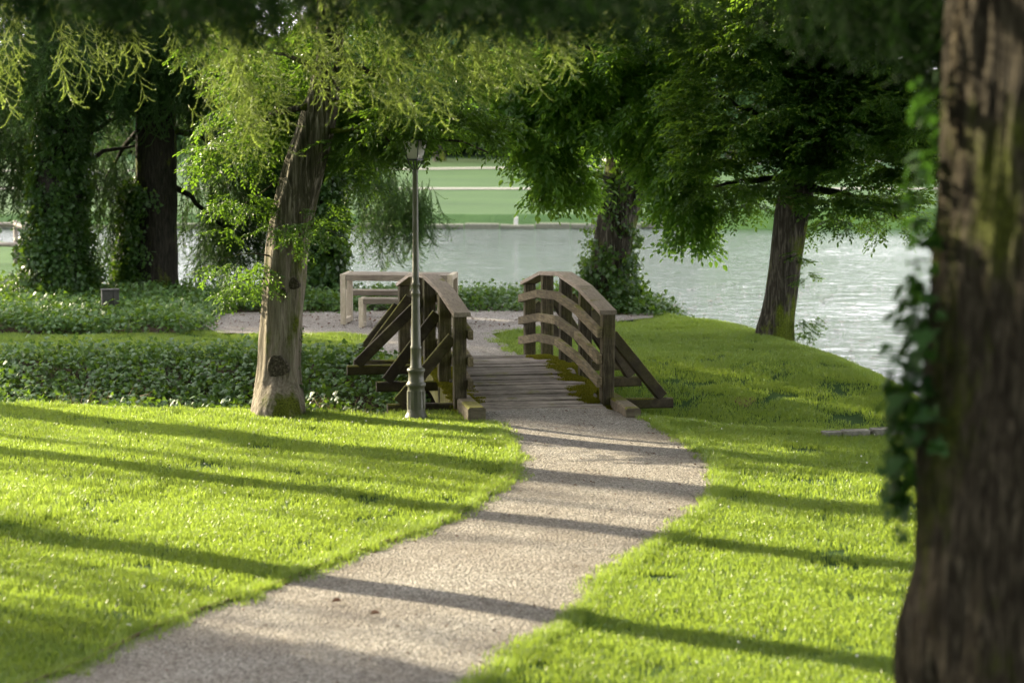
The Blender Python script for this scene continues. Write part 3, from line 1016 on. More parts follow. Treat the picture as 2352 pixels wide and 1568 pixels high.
def limb(parent, root, A, B, r0=.05, sag=.15, mat=None, name='branch', seed=0, r1=None):
    A, B = Vector(A), Vector(B)
    rg = random.Random(seed)
    P, Rr = [], []
    L = (B - A).length
    for k in range(9):
        t = k / 8
        p = A.lerp(B, t) + Vector((rg.uniform(-1, 1), rg.uniform(-1, 1), rg.uniform(-1, 1))) * .02 * L * (0 < k < 8)
        p.z += sag * L * math.sin(math.pi * t) * .5
        P.append(p - root.location)
        Rr.append(r0 * (1 - t) + (r1 if r1 is not None else r0 * .25) * t)
    mb = MB(); mb.tube(P, Rr, 7)
    return obj(name, mb.mesh(name, mat or M['bark_dark'], True), parent)

def ivy_on(parent, root, pts, dens, z1=None, side=None, variants=IVY_V, off=.06, s=(.8, 1.25), name='ivy', seed=0):
    """ivy leaves climbing a trunk given as (x,y,z,r) points in world space; side=(angle, width) keeps it to one side"""
    C = catmull(pts, 8)
    rng = np.random.default_rng(900 + seed)
    P, Rt = [], []
    for i in range(len(C) - 1):
        a, b = C[i], C[i + 1]
        if z1 is not None and a[2] > z1:
            break
        n = int(dens * 2 * math.pi * a[3] * abs(b[2] - a[2])) + 1
        for k in range(n):
            t = rng.random(); th = rng.uniform(0, 2 * math.pi)
            if side is None and dens < 200 and noise.noise((math.cos(th) * 1.3 + seed, math.sin(th) * 1.3, a[2] * 1.1)) < -.18 and rng.random() < .75:
                continue
            if side is not None:
                th = side[0] + rng.normal(0, side[1])
            c = a * (1 - t) + b * t
            nx_, ny_ = math.cos(th), math.sin(th)
            r = c[3] + off * rng.random() ** .5
            P.append((c[0] + nx_ * r, c[1] + ny_ * r, c[2]))
            Rt.append((rng.normal(0, .35), math.pi / 2 - rng.uniform(.0, .7), th + rng.normal(0, .3)))
    o = root.location
    return scatter(name, np.array(P) - np.array(o), Rt, rng.uniform(s[0] * .6, s[1] * 1.15, len(P)), variants, parent)

def tree_root(name, x, y, label, cat='tree', group=None):
    r = empty(name, (x, y, H(x, y) - .05))
    tag(r, label, cat, group)
    return r

def W(u, v, D, r_px=None):
    p = pp(u, v, D)
    return (p.x, p.y, p.z) if r_px is None else (p.x, p.y, p.z, r_px * D / FPX)

# --- pale hornbeam in front of the ditch
D1 = 27.6
b1 = gp(640, 955)
t1 = tree_root('hornbeam_tree', b1[0], b1[1], 'leaning pale grey hornbeam with knotty mossy trunk between ivy bank and lamp post')
pts = [(b1[0], b1[1], -.15, .36), (b1[0], b1[1], 0.0, .30)] + [W(643, 880, D1, 51), W(646, 780, D1, 47), W(652, 680, D1, 46), W(660, 580, D1, 47), W(676, 480, D1, 47), W(700, 380, D1, 44), W(726, 290, D1, 40), W(745, 200, D1, 35), W(755, 100, D1, 31), W(762, -100, D1 + .2, 27), W(800, -400, D1 + .5, 18), W(820, -700, D1 + .8, 9)]
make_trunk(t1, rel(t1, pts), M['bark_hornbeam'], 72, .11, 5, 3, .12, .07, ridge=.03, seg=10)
HP = pts
def knot(parent, root, u, v, D, rpx, rr):
    p = pp(u, v, D)
    V, F = [], []
    n = 14
    prof = [(1.12, .08), (1.0, .012), (.85, -.006), (.62, .004), (.33, -.004), (0.03, .003)]
    mb = MB()
    V = []
    rg = random.Random(int(u))
    for q, dy in prof:
        for k in range(n):
            th = 2 * math.pi * k / n
            j = 1 + .12 * math.sin(3 * th + u) + rg.uniform(-.05, .05)
            V.append((math.cos(th) * rr * q * j, dy * min(1.0, rr / .07), math.sin(th) * rr * q * j * 1.05))
    for i in range(len(prof) - 1):
        for k in range(n):
            F.append((i * n + k, (i + 1) * n + k, (i + 1) * n + (k + 1) % n, i * n + (k + 1) % n))
    F.append(tuple((len(prof) - 1) * n + k for k in range(n)))
    me = mesh_of('knot', V, F, [M['knot']], True)
    return obj('knot', me, parent, Vector((p.x, p.y, p.z)) - root.location)
for (u, v, rp) in [(637, 842, 25), (675, 652, 13), (650, 672, 9), (650, 890, 10), (649, 915, 8)]:
    # depth of the trunk front at that height
    knot(t1, t1, u, v, D1 - .256 + abs(u - 648) * .0016, rp, rp * D1 / FPX)
ivy_on(t1, t1, [W(690, 960, D1, 6), W(692, 860, D1, 4), W(688, 790, D1, 4), W(690, 760, D1, 3)], 240, None, None, IVY_V, .01, (.3, .5), 'ivy_stem', 2)
for i, (a, b, r0) in enumerate([((735, 240), (560, 300), .05), ((740, 220), (900, 330), .045), ((690, 400), (560, 470), .02), ((650, 590), (500, 600), .012), ((648, 640), (520, 655), .012), ((700, 520), (790, 545), .012), ((745, 180), (620, 120), .05), ((750, 120), (960, 240), .05), ((725, 300), (1120, 350), .035), ((665, 470), (540, 520), .015)]):
    A, B = pp(a[0], a[1], D1), pp(b[0], b[1], D1 + random.uniform(-.8, .5))
    limb(t1, t1, A, B, r0, .12, M['bark_mossy'], 'branch', i)
def B(u, v, D, ru, rv, rd, n):
    """an ellipsoid of foliage centred on a sight line at distance D; radii in photo pixels across and up, metres deep"""
    k = D / FPX
    return (W(u, v, D), (ru * k, rd, rv * k), n)
crown('crown', t1, t1, [
    B(590, 310, 28.4, 90, 60, .6, 120), B(530, 400, 27.8, 60, 40, .5, 42), B(690, 230, 28.7, 140, 80, .7, 200),
    B(840, 370, 28.0, 80, 60, .6, 150), B(960, 310, 28.6, 120, 50, .6, 170), B(1080, 330, 28.4, 80, 36, .6, 100), B(915, 325, 26.9, 36, 30, .2, 26), B(985, 350, 26.9, 46, 24, .2, 24), B(945, 300, 26.9, 50, 20, .2, 18), B(820, 300, 28.4, 110, 70, .7, 170),
    B(560, 160, 28.5, 120, 90, 1.2, 110), B(760, 100, 28.6, 160, 110, 1.4, 260), B(1010, 190, 28.3, 150, 90, 1.2, 200),
    B(820, -250, 28.5, 520, 300, 3.2, 1100)], SPR_A, (.55, .95), .28, 1.6, (-.05, .55), 1, .25)
crown('leafy_shoots', t1, t1, [
    B(560, 455, 27.5, 60, 18, .4, 30), B(520, 520, 27.3, 20, 10, .3, 4), B(550, 605, 27.5, 70, 10, .3, 13), B(560, 648, 27.5, 62, 10, .35, 12),
    B(560, 670, 27.5, 40, 16, .3, 9), B(735, 520, 27.1, 45, 22, .3, 16), B(700, 545, 27.1, 22, 20, .2, 8), B(640, 520, 27.1, 25, 10, .2, 4), B(865, 420, 27.4, 40, 14, .4, 7), B(745, 480, 27.8, 34, 40, .4, 18)],
    SPR_A, (.45, .75), 0, 1, (.0, .5), 2)

# --- two big ivy-clad trunks at the left and one behind the hornbeam
def ivy_tree(name, label, u, vbase, D, prof, dens, ivy_top, mat, seed, side=None, off=.07, group=None):
    bx = pp(u, vbase, D)
    r = tree_root(name, bx.x, bx.y, label, 'tree', group)
    pts = [W(a, b, D, c) for a, b, c in prof]
    z0 = pts[0]
    pts[0] = (z0[0], z0[1], -.15, z0[3])
    make_trunk(r, rel(r, pts), mat, 28, .05, 6, seed, 0, .05)
    if dens:
        ivy_on(r, r, pts, dens, ivy_top, side, IVY_V, off, (.8, 1.3), 'ivy', seed)
    return r, pts
tA, pA = ivy_tree('ivy_clad_tree', 'leftmost thick trunk completely wrapped in dark ivy behind the leafy bed', 135, 705, 42,
    [(130, 712, 66), (130, 660, 60), (132, 560, 55), (135, 450, 53), (140, 350, 50), (145, 200, 46), (150, 0, 44), (155, -500, 36), (160, -1200, 14)], 150, 7.0, M['bark_dark'], 11)
# a skirt of ivy at its foot
ivy_on(tA, tA, [W(125, 712, 41.8, 96), W(128, 670, 41.9, 78), W(130, 600, 42, 66), W(132, 540, 42, 58)], 110, None, None, IVY_V, .18, (.8, 1.3), 'ivy_skirt', 12)
tB, pB = ivy_tree('spruce_tree', 'tall straight dark trunk with sunlit ivy on its left side only', 360, 695, 43,
    [(358, 705, 60), (358, 660, 54), (358, 560, 50), (359, 450, 48), (359, 350, 47), (358, 200, 44), (357, 0, 42), (355, -500, 34), (355, -1200, 12)], 0, 0, M['bark_dark'], 13)
ivy_on(tB, tB, [W(350, 712, 42.9, 80), W(353, 640, 42.9, 62), W(355, 560, 42.9, 53), W(357, 480, 42.9, 50), W(358, 430, 42.9, 49)], 230, None, (R(185), .5), IVY_V, .16, (.8, 1.2), 'ivy', 14)
ivy_on(tB, tB, [W(355, 712, 42.9, 80), W(357, 680, 42.9, 62), W(358, 665, 42.9, 56)], 70, None, None, IVY_V, .12, (.8, 1.2), 'ivy_skirt', 15)
0 and ivy_on(tB, tB, [W(360, 690, 42.9, 64), W(362, 600, 42.9, 54), W(362, 480, 42.9, 50)], 60, None, (R(-5), .45), IVY_V, .1, (.7, 1.1), 'ivy', 16)
tC, pC = ivy_tree('ivy_clad_tree', 'dark ivy-covered trunk standing close behind the pale leaning hornbeam', 740, 668, 42.3,
    [(742, 680, 50), (742, 640, 44), (740, 560, 40), (742, 450, 36), (748, 300, 30), (752, 100, 24), (756, -300, 16), (760, -700, 8)], 170, 6.0, M['bark_dark'], 17)
# --- right ivy tree and right hornbeam on the shore
tD, pD = ivy_tree('ivy_clad_tree', 'thick leaning tree wrapped in ivy behind the right bridge railing', 1412, 715, 41,
    [(1408, 725, 60), (1404, 680, 48), (1400, 620, 44), (1410, 540, 45), (1428, 450, 46), (1440, 350, 48), (1450, 200, 42), (1440, 0, 34), (1420, -400, 22), (1410, -800, 8)], 42, 5.0, M['bark_mossy'], 19, None, .10)
ivy_on(tD, tD, [W(1422, 728, 40.9, 78), W(1410, 690, 40.9, 56), W(1400, 640, 41, 46), W(1400, 600, 41, 44)], 120, None, None, IVY_V, .16, (.8, 1.25), 'ivy_skirt', 20)
tE_b = pp(1780, 775, 36.9)
tE = tree_root('hornbeam_tree', tE_b.x, tE_b.y, 'right hand fluted hornbeam leaning on the grassy shore beside the bright water')
pE = [(tE_b.x - .02, tE_b.y, -.5, .34), W(1778, 770, 36.9, 44), W(1785, 720, 36.9, 38), W(1798, 640, 36.9, 36), W(1808, 560, 36.9, 36), W(1820, 480, 36.9, 38), W(1832, 420, 36.9, 38), W(1840, 330, 36.9, 32), W(1850, 150, 36.9, 28), W(1860, -200, 37, 20), W(1870, -600, 37, 7)]
make_trunk(tE, rel(tE, pE), M['bark_mossy'], 36, .11, 5, 23, 0, .05)
crown('leafy_shoots', tE, tE, [B(1850, 630, 36.7, 18, 14, .2, 6), B(1845, 590, 36.6, 10, 20, .2, 6), B(1850, 735, 36.8, 28, 12, .2, 7), B(1840, 760, 36.7, 12, 14, .2, 6)], SPR_C, (.35, .55), 0, 1, (0, .5), 3)

crown('lit_tone_fringe', tE, tE, [B(1660, 430, 37.6, 90, 34, .4, 60), B(1720, 470, 37.6, 60, 22, .4, 22), B(1950, 500, 37.4, 110, 24, .4, 38), B(2060, 500, 37.4, 60, 24, .4, 20)], SPR_A, (.7, 1.1), .1, 1.5, (-.1, .5), 6)  # lower fringe in lighter leaves: sunlit look put into the leaf colour
crown('crown', tE, tE, [B(1905, 140, 37.8, 90, 70, .5, 260)], SPR_C, (.8, 1.2), 0, 1, (-.1, .4), 7)
for i, (a, b, r0) in enumerate([((1442, 340), (1230, 260), .08), ((1440, 300), (1560, 200), .08), ((1430, 430), (1260, 430), .05), ((1445, 250), (1330, 100), .08), ((1450, 350), (1560, 480), .04)]):
    limb(tD, tD, pp(a[0], a[1], 41), pp(b[0], b[1], 39.2), r0, .2, M['bark_dark'], 'branch', 40 + i)
for i, (a, b, r0) in enumerate([((1835, 420), (1640, 430), .07), ((1838, 430), (2060, 500), .07), ((1840, 350), (1650, 220), .07), ((1842, 330), (2050, 250), .07), ((1845, 250), (1800, 60), .08)]):
    limb(tE, tE, pp(a[0], a[1], 36.9), pp(b[0], b[1], 36), r0, .12, M['bark_dark'], 'branch', 60 + i)
crown('crown', tD, tD, [
    B(1360, 190, 38.6, 190, 130, .8, 420), B(1510, 290, 38.4, 100, 140, .7, 330), B(1420, 330, 38.8, 110, 60, 1.0, 150), B(1290, 300, 39, 100, 60, 1.0, 140),
    B(1550, 420, 38.2, 52, 90, .6, 150), B(1180, 330, 39.2, 70, 50, .8, 130), B(1250, 420, 39.4, 60, 50, .8, 100), B(1290, 480, 39.2, 60, 34, .7, 90), B(1330, 390, 39.5, 40, 40, .6, 30),
    B(1570, 530, 38.0, 36, 60, .4, 75), B(1590, 600, 38.0, 26, 28, .3, 20), B(1420, 60, 39.2, 220, 120, 1.1, 330), B(1180, 240, 39.6, 80, 70, 1, 180),
    B(1420, -250, 40, 400, 280, 3.0, 800)], SPR_B, (.6, 1.0), .28, 1.3, (.1, .8), 4, .52)
crown('crown', tE, tE, [
    B(1900, 310, 36, 230, 140, 1.1, 800), B(1710, 370, 36.2, 150, 55, .8, 260), B(1690, 230, 36.6, 150, 120, 1.0, 420), B(1970, 440, 36, 160, 55, .9, 280), B(1900, 140, 37.5, 140, 90, 1, 260),
    B(1660, 440, 36.6, 90, 26, .9, 90), B(1930, 530, 36.4, 100, 20, .9, 60), B(2040, 530, 36.2, 70, 20, .9, 50), B(1730, 495, 36.6, 55, 22, .7, 36), B(1830, 400, 36.4, 90, 40, .8, 130),
    B(1780, 100, 37, 320, 160, 2.4, 1150), B(2120, 260, 35.6, 120, 260, 1.4, 1000), B(2050, 60, 36.5, 200, 120, 1.6, 500), B(1900, -200, 37, 500, 250, 3, 1000)], SPR_C, (.6, 1.05), .27, 1.0, (-.25, .25), 5, .42)

# --- hanging spruce foliage
def curtain(name, parent, root, specs, variants, seed, s=(.8, 1.25), slant=0.0):
    """hanging twigs filling ellipsoids"""
    rng = np.random.default_rng(seed)
    P, _ = blob_points(specs, rng, .15, 1.2)
    n = len(P)
    Rt = np.stack([rng.normal(0, .18, n), rng.normal(-slant, .22, n), rng.uniform(-.9, .9, n) if slant else rng.uniform(0, 6.28, n)], 1)
    o = root.location
    return scatter(name, P - np.array(o), Rt, rng.uniform(s[0], s[1], n), variants, parent)

# crowns of the left trees (dark, hanging) 
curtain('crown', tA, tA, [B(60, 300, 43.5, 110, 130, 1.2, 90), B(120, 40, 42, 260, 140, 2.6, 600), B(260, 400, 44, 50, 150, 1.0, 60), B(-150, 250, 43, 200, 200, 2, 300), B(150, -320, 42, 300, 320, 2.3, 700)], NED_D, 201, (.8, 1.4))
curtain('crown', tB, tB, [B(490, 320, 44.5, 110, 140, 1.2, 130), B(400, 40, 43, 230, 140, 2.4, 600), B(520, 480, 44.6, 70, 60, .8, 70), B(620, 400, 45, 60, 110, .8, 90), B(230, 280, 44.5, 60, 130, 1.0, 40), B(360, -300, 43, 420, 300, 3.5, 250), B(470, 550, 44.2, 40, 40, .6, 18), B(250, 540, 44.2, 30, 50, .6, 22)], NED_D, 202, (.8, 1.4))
for i, (a, b) in enumerate([((150, 400), (330, 330)), ((150, 320), (20, 340)), ((180, 330), (300, 260))]):
    limb(tA, tA, pp(a[0], a[1], 42), pp(b[0], b[1], 43.5), .06, .1, M['bark_dark'], 'branch', 80 + i)
for i, (a, b) in enumerate([((400, 300), (600, 380)), ((400, 430), (540, 560)), ((400, 200), (640, 220)), ((320, 300), (240, 420))]):
    limb(tB, tB, pp(a[0], a[1], 43), pp(b[0], b[1], 44.6), .06, .1, M['bark_dark'], 'branch', 90 + i)
curtain('crown', tC, tC, [B(880, 430, 45, 60, 80, .9, 90), B(950, 440, 45.4, 50, 60, .8, 60), B(925, 530, 45.4, 20, 50, .4, 16), B(760, 300, 44, 160, 80, 1.6, 200), B(640, 300, 44, 120, 110, 1.4, 180), B(800, 120, 44, 240, 160, 2.2, 330), B(900, -300, 43, 420, 260, 3, 200)], NED_D, 203, (.7, 1.2))
for i, (a, b) in enumerate([((745, 350), (900, 400)), ((745, 300), (980, 380))]):
    limb(tC, tC, pp(a[0], a[1], 42.3), pp(b[0], b[1], 45.2), .06, .1, M['bark_dark'], 'branch', 100 + i)

# --- spruce just outside the frame on the left whose long limbs hang into the picture
sx, sy = -7.0, 22.0
tS = tree_root('spruce_tree', sx, sy, 'big spruce whose long sunlit limbs hang in from the upper left')
pS = [(sx, sy, -.15, .30), (sx, sy, .5, .22), (sx + .1, sy, 4, .20), (sx, sy, 9, .17), (sx, sy, 16, .1), (sx, sy, 19, .03)]
make_trunk(tS, rel(tS, pS), M['bark_dark'], 20, .05, 6, 31)
def spruce_limb(parent, root, A, Bp, strands, seed, hang=(.8, 1.4), slant=.35, variants=NED, spread=.35, name='hanging_branch', sag=-.04, r0=.05, drop=.22):
    """a limb with a curtain of twigs along its outer part"""
    A, Bp = Vector(A), Vector(Bp)
    limb(parent, root, A, Bp, r0, sag, M['bark_dark'], 'branch', seed)
    rng = np.random.default_rng(seed)
    t = rng.uniform(.42, 1.02, strands)
    P = np.array(A)[None] * (1 - t[:, None]) + np.array(Bp)[None] * t[:, None]
    L = (Bp - A).length
    P[:, 2] += sag * L * np.sin(np.pi * np.clip(t, 0, 1)) * .5
    P += rng.normal(0, 1, (strands, 3)) * np.array([.12, spread, .05])
    P[:, 2] -= rng.random(strands) ** 1.3 * drop
    Rt = np.stack([rng.normal(0, .2, strands), rng.normal(-slant, .2, strands), rng.uniform(-.7, .7, strands)], 1)
    return scatter(name, P - np.array(root.location), Rt, rng.uniform(hang[0], hang[1], strands) / 1.0, variants, parent)
BOT = [(-60, 250), (30, 270), (150, 310), (230, 250), (320, 240), (420, 250), (455, 330), (500, 430), (560, 400), (590, 280), (650, 290), (720, 260), (800, 290), (860, 320), (930, 330), (1000, 280), (1060, 250), (1120, 240), (1200, 255), (1270, 200), (1350, 120), (1460, 60)]
BU, BV = [b[0] for b in BOT], [b[1] for b in BOT]
def drape(parent, root, u0, u1, D, n, seed, variants, A, bot=lambda u: np.interp(u, BU, BV), vtop=-70, step=.34, s=(.42, .62), slant=.4, strands=(2, 4), wid=30, jit=45, dep=.3):
    """a limb from the trunk at A with clumps of hanging strands between sight lines u0 and u1"""
    limb(parent, root, A, W(u1, vtop - 10, D), .05, .03, M['bark_dark'], 'branch', seed)
    rng = np.random.default_rng(seed)
    P, Rt, S = [], [], []
    for c in range(n):
        uc = rng.uniform(min(u0, u1), max(u0, u1))
        Dc = D + rng.normal(0, dep)
        vb = bot(uc) - rng.random() ** 1.5 * 85 + rng.normal(0, 12)
        for k in range(rng.integers(*strands)):
            u = uc + rng.normal(0, wid)
            v_end = vb - rng.random() * 60
            q = pp(u, vtop, Dc + rng.normal(0, .12)); e = pp(u + rng.uniform(0, 40), v_end, Dc)
            L = q.z - e.z
            if L < .15: continue
            m = max(1, int(L / step))
            for i in range(m):
                f = (i + .3 * rng.random()) / m
                p = q.lerp(e, f)
                sc_ = rng.uniform(*s)
                p.z = max(p.z, e.z + .72 * sc_)
                P.append(p[:]); S.append(sc_)
                Rt.append((rng.normal(0, .15), rng.normal(-slant * (.3 + f), .15), rng.uniform(-.6, .6)))
    return scatter('hanging_branch', np.array(P) - np.array(root.location), Rt, S, variants, parent)
for i, (u0, u1, D, n) in enumerate([(680, 900, 20.6, 6), (780, 1020, 21.2, 7), (950, 1270, 20.4, 10), (1080, 1300, 21.4, 8), (660, 800, 21.6, 2), (440, 570, 21.8, 7), (200, 460, 22.6, 6), (-60, 260, 23.2, 7), (1250, 1460, 19.6, 4), (700, 1250, 22.4, 5), (460, 560, 20.8, 4)]):
    drape(tS, tS, u0, u1, D, n, 320 + i, NED, (sx, sy, 5.3 + .12 * i))
# upper crown of that spruce
curtain('crown', tS, tS, [((sx, sy, 11), (2.2, 2.4, 3.2), 500), ((sx, sy, 15), (1.4, 1.5, 2.5), 220)], NED_D, 310, (1.2, 1.8))

# --- big furrowed trunk in the right foreground, out of focus, with ivy and dark limbs overhead
fx, fy = 2.20, 9.6
tF = tree_root('spruce_tree', fx + .12, fy, 'big out-of-focus furrowed trunk filling the right edge of the view')
k9 = 9.6 / FPX
pF = [(fx + .02, fy, H(fx, fy) - .3, .86), (pp(2440, 1900, fy).x, fy, pp(2440, 1900, fy).z, .70), (pp(2440, 1568, fy).x, fy, pp(2440, 1568, fy).z, .635), W(2440, 1200, fy, 338), W(2450, 900, fy, 322), W(2465, 600, fy, 305), W(2470, 300, fy, 288), W(2475, 0, fy, 278), W(2480, -600, fy, 250), W(2480, -2400, fy, 190), W(2480, -5200, fy, 60)]
make_trunk(tF, rel(tF, pF), M['bark_front'], 150, .02, 9, 41, 0, .07, ridge=.055, seg=26)
M['ivy_front'] = leaf_mat('shaded_ivy_leaf', [(0.008, 0.03, 0.010), (0.015, 0.045, 0.014), (0.028, 0.065, 0.016)], (0.08, 0.2, 0.02), 0.3, 0.65, 0.12)  # darker ivy leaf copy with the trunk's shade put into the colour
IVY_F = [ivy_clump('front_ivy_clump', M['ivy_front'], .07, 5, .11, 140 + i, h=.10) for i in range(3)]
ivy_on(tF, tF, [W(2440, 1250, fy, 345), W(2445, 1000, fy, 330), W(2452, 850, fy, 318), W(2460, 650, fy, 305), W(2468, 450, fy, 300), W(2470, 200, fy, 288)], 5, None, (R(178), .20), IVY_F, .07, (.6, 1.1), 'ivy', 42)
ivy_on(tF, tF, [W(2440, 1150, fy, 352), W(2445, 950, fy, 340), W(2452, 800, fy, 330), W(2455, 700, fy, 318)], 8, None, (R(182), .22), IVY_F, .05, (.7, 1.2), 'ivy', 43)
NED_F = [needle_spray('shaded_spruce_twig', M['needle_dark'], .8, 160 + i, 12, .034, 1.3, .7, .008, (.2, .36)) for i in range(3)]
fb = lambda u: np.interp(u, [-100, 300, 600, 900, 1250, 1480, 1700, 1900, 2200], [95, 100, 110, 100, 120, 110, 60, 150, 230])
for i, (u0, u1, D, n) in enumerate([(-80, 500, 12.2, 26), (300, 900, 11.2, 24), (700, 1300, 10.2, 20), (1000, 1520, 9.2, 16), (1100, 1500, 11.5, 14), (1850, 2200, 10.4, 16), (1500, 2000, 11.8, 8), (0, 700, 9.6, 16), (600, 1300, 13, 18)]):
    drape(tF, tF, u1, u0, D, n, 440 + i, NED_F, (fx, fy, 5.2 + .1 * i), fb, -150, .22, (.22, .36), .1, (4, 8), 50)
curtain('crown', tF, tF, [((fx, fy, 8.5), (3.0, 2.6, 2.4), 260), ((fx, fy, 13), (1.8, 1.8, 3), 160)], NED_D, 430, (1.0, 1.6))

# unseen canopy added above the frame to cut the high sky light
curtain('added_canopy', tF, tF, [((1.5, 9, 11), (6, 6, 2.0), 420), ((3, 17, 12), (4.5, 6, 2.0), 420)], NED_D, 431, (2.0, 3.0))
curtain('added_canopy', tS, tS, [((-3, 19, 12.5), (5, 6, 1.8), 420)], NED_D, 432, (2.0, 3.0))
crown('added_canopy', t1, t1, [((0, 27, 11.5), (6.5, 6, 1.6), 600)], SPR_C, (2.6, 3.8), 0, 1, (-.3, .3), 433)
crown('added_canopy', tD, tD, [((2.5, 37, 12), (6.0, 6, 1.6), 600)], SPR_C, (2.6, 3.8), 0, 1, (-.3, .3), 434)
crown('added_canopy', tE, tE, [((8, 33, 11), (5.5, 7, 1.8), 600)], SPR_C, (2.6, 3.8), 0, 1, (-.3, .3), 435)
crown('added_canopy', tF, tF, [((9, 18, 10.5), (5, 9, 2.5), 500)], SPR_C, (2.6, 3.8), 0, 1, (-.3, .3), 436)
crown('added_canopy', tS, tS, [((-3, 19, 12), (5.5, 7, 1.5), 380), ((-2, 8, 12), (6, 6, 2), 380)], SPR_C, (2.6, 3.8), 0, 1, (-.3, .3), 437)
# --- trees standing left of the frame: their trunks throw the long stripes across the lawn
def side_tree(x, y, r, h0, h1, cr, n, label, seed, lean=0.0, low=None, variants=NED_D):
    t = tree_root('pine_tree', x, y, label, 'tree', 'trees left of the view')
    pts = [(x, y, -.2, r * 1.35), (x, y, .4, r * 1.05), (x + lean * .5, y, h0 * .5, r * .9), (x + lean, y, h0, r * .75), (x + lean, y, h1, r * .15)]
    make_trunk(t, rel(t, pts), M['bark_dark'], 16, .05, 6, seed)
    bl = [((x + lean, y, (h0 + h1) / 2), (cr, cr, (h1 - h0) / 2), n)]
    if low: bl += low
    curtain('crown', t, t, bl, variants, seed, (1.4, 2.2))
    rg = random.Random(seed)
    for k in range(7):      # dead stubs and thin lower boughs
        z = rg.uniform(.25, .95) * h0; a = rg.uniform(0, 6.28); l = rg.uniform(.5, 1.8)
        xx = x + lean * z / h0
        limb(t, t, (xx, y, z), (xx + math.cos(a) * l, y + math.sin(a) * l, z + rg.uniform(-.3, .5)), .035, .1, M['bark_dark'], 'branch', seed + k)
    return t
side_tree(-11.0, 31.5, .34, 11.5, 19, 2.2, 500, 'tall bare-stemmed pine farthest from the path left of the view', 501)
side_tree(-9.5, 27.7, .20, 11.5, 18.5, 1.8, 380, 'slimmer pine between two others left of the view', 502)
#side_tree(-8.4, 23.8, .24, 11.5, 18.5, 1.8, 380, 'pine nearest the path bend left of the view', 503)
side_tree(-20.0, 36.5, .12, 7.0, 12, 2.4, 40, 'thin feathery young pine farther back left of the view', 507)
side_tree(-22.0, 30.5, .14, 7.0, 12.5, 2.6, 80, 'sparse pine farthest left of the view', 508)
side_tree(-13.5, 22.0, .3, 3.2, 12, 2.4, 800, 'dense low-branched pine shading the near left lawn', 504)
side_tree(-14.9, 41.3, .35, 3.0, 13.5, 2.9, 2000, 'dense pine beyond the ditch left of the view', 505)
#side_tree(-17.0, 44.5, .35, 3.5, 14, 2.6, 900, 'dense pine on the far left shore', 506)

# ------------------------------------------------------------------ far wood across the pond
rng = np.random.default_rng(900)
bl = []
for k in range(64):
    x = -75 + k * 2.9 + rng.normal(0, 1.2)
    y = 172 + rng.uniform(-10, 14)
    h = rng.uniform(7, 10) * (1.0 if x < 5 else .6)
    bl.append(((x, y, h * .52), (rng.uniform(3.5, 5), 3.2, h * .5), 230))
P, Dd = blob_points(bl, rng, .1, .25)
n = len(P)
yaw = np.arctan2(Dd[:, 1], Dd[:, 0]) + rng.normal(0, .6, n)
o = scatter('far_wood', P, np.stack([rng.normal(0, .4, n), rng.uniform(-.2, .6, n), yaw], 1), rng.uniform(4.0, 6.5, n), SPR_FAR)
o['kind'] = 'stuff'
# unseen woods added beside and behind the viewpoint to block low sky light
rng = np.random.default_rng(905)
bl = []
for k in range(46):
    a = R(-150 + 300 * k / 45) - math.pi / 2
    rr = rng.uniform(21, 27)
    x, y = rr * math.cos(a), rr * math.sin(a) + 2
    if y > 17 or (x > 8 and y > 9): continue
    h = rng.uniform(11, 16)
    bl.append(((x, y, 2 + h * .5), (rng.uniform(2.6, 3.6), 2.6, h * .5), 150))
P, Dd = blob_points(bl, rng, .05, .25)
n = len(P)
o = scatter('added_wood', P, np.stack([rng.normal(0, .4, n), rng.uniform(-.2, .6, n), np.arctan2(Dd[:, 1], Dd[:, 0])], 1), rng.uniform(3.0, 4.6, n), SPR_FAR)
# single trees on the far lawn
def far_tree(u, D, h, cr, label, seed, z0=.25):
    p = pp(u, 400, D)
    t = tree_root('park_tree', p.x, D, label, 'tree')
    zb = H(p.x, D)
    pts = [(p.x, D, zb - .2, .45), (p.x, D, zb + 1.5, .34), (p.x + .2, D, zb + h * .5, .25), (p.x + .2, D, zb + h * .85, .08)]
    make_trunk(t, rel(t, pts), M['bark_dark'], 12, .05, 5, seed)
    crown('crown', t, t, [((p.x, D, zb + h * (.5 + z0 / 2)), (cr, cr, h * (1 - z0) / 2), 700)], SPR_FAR, (2.5, 4), .1, .4, (-.1, .6), seed)
far_tree(1010, 150, 16, 5, 'green park tree by the far path seen under the lamp', 601)
far_tree(1330, 158, 17, 6, 'park tree behind the two far paths seen left of the ivy tree', 602)
#far_tree(600, 120, 15, 6, 'park tree across the pond behind the hornbeam', 603)
#far_tree(130, 105, 15, 7, 'park tree across the pond behind the leftmost ivy trunk', 604)
far_tree(1680, 150, 14, 5.5, 'park tree across the pond seen between the two shore trees', 605)

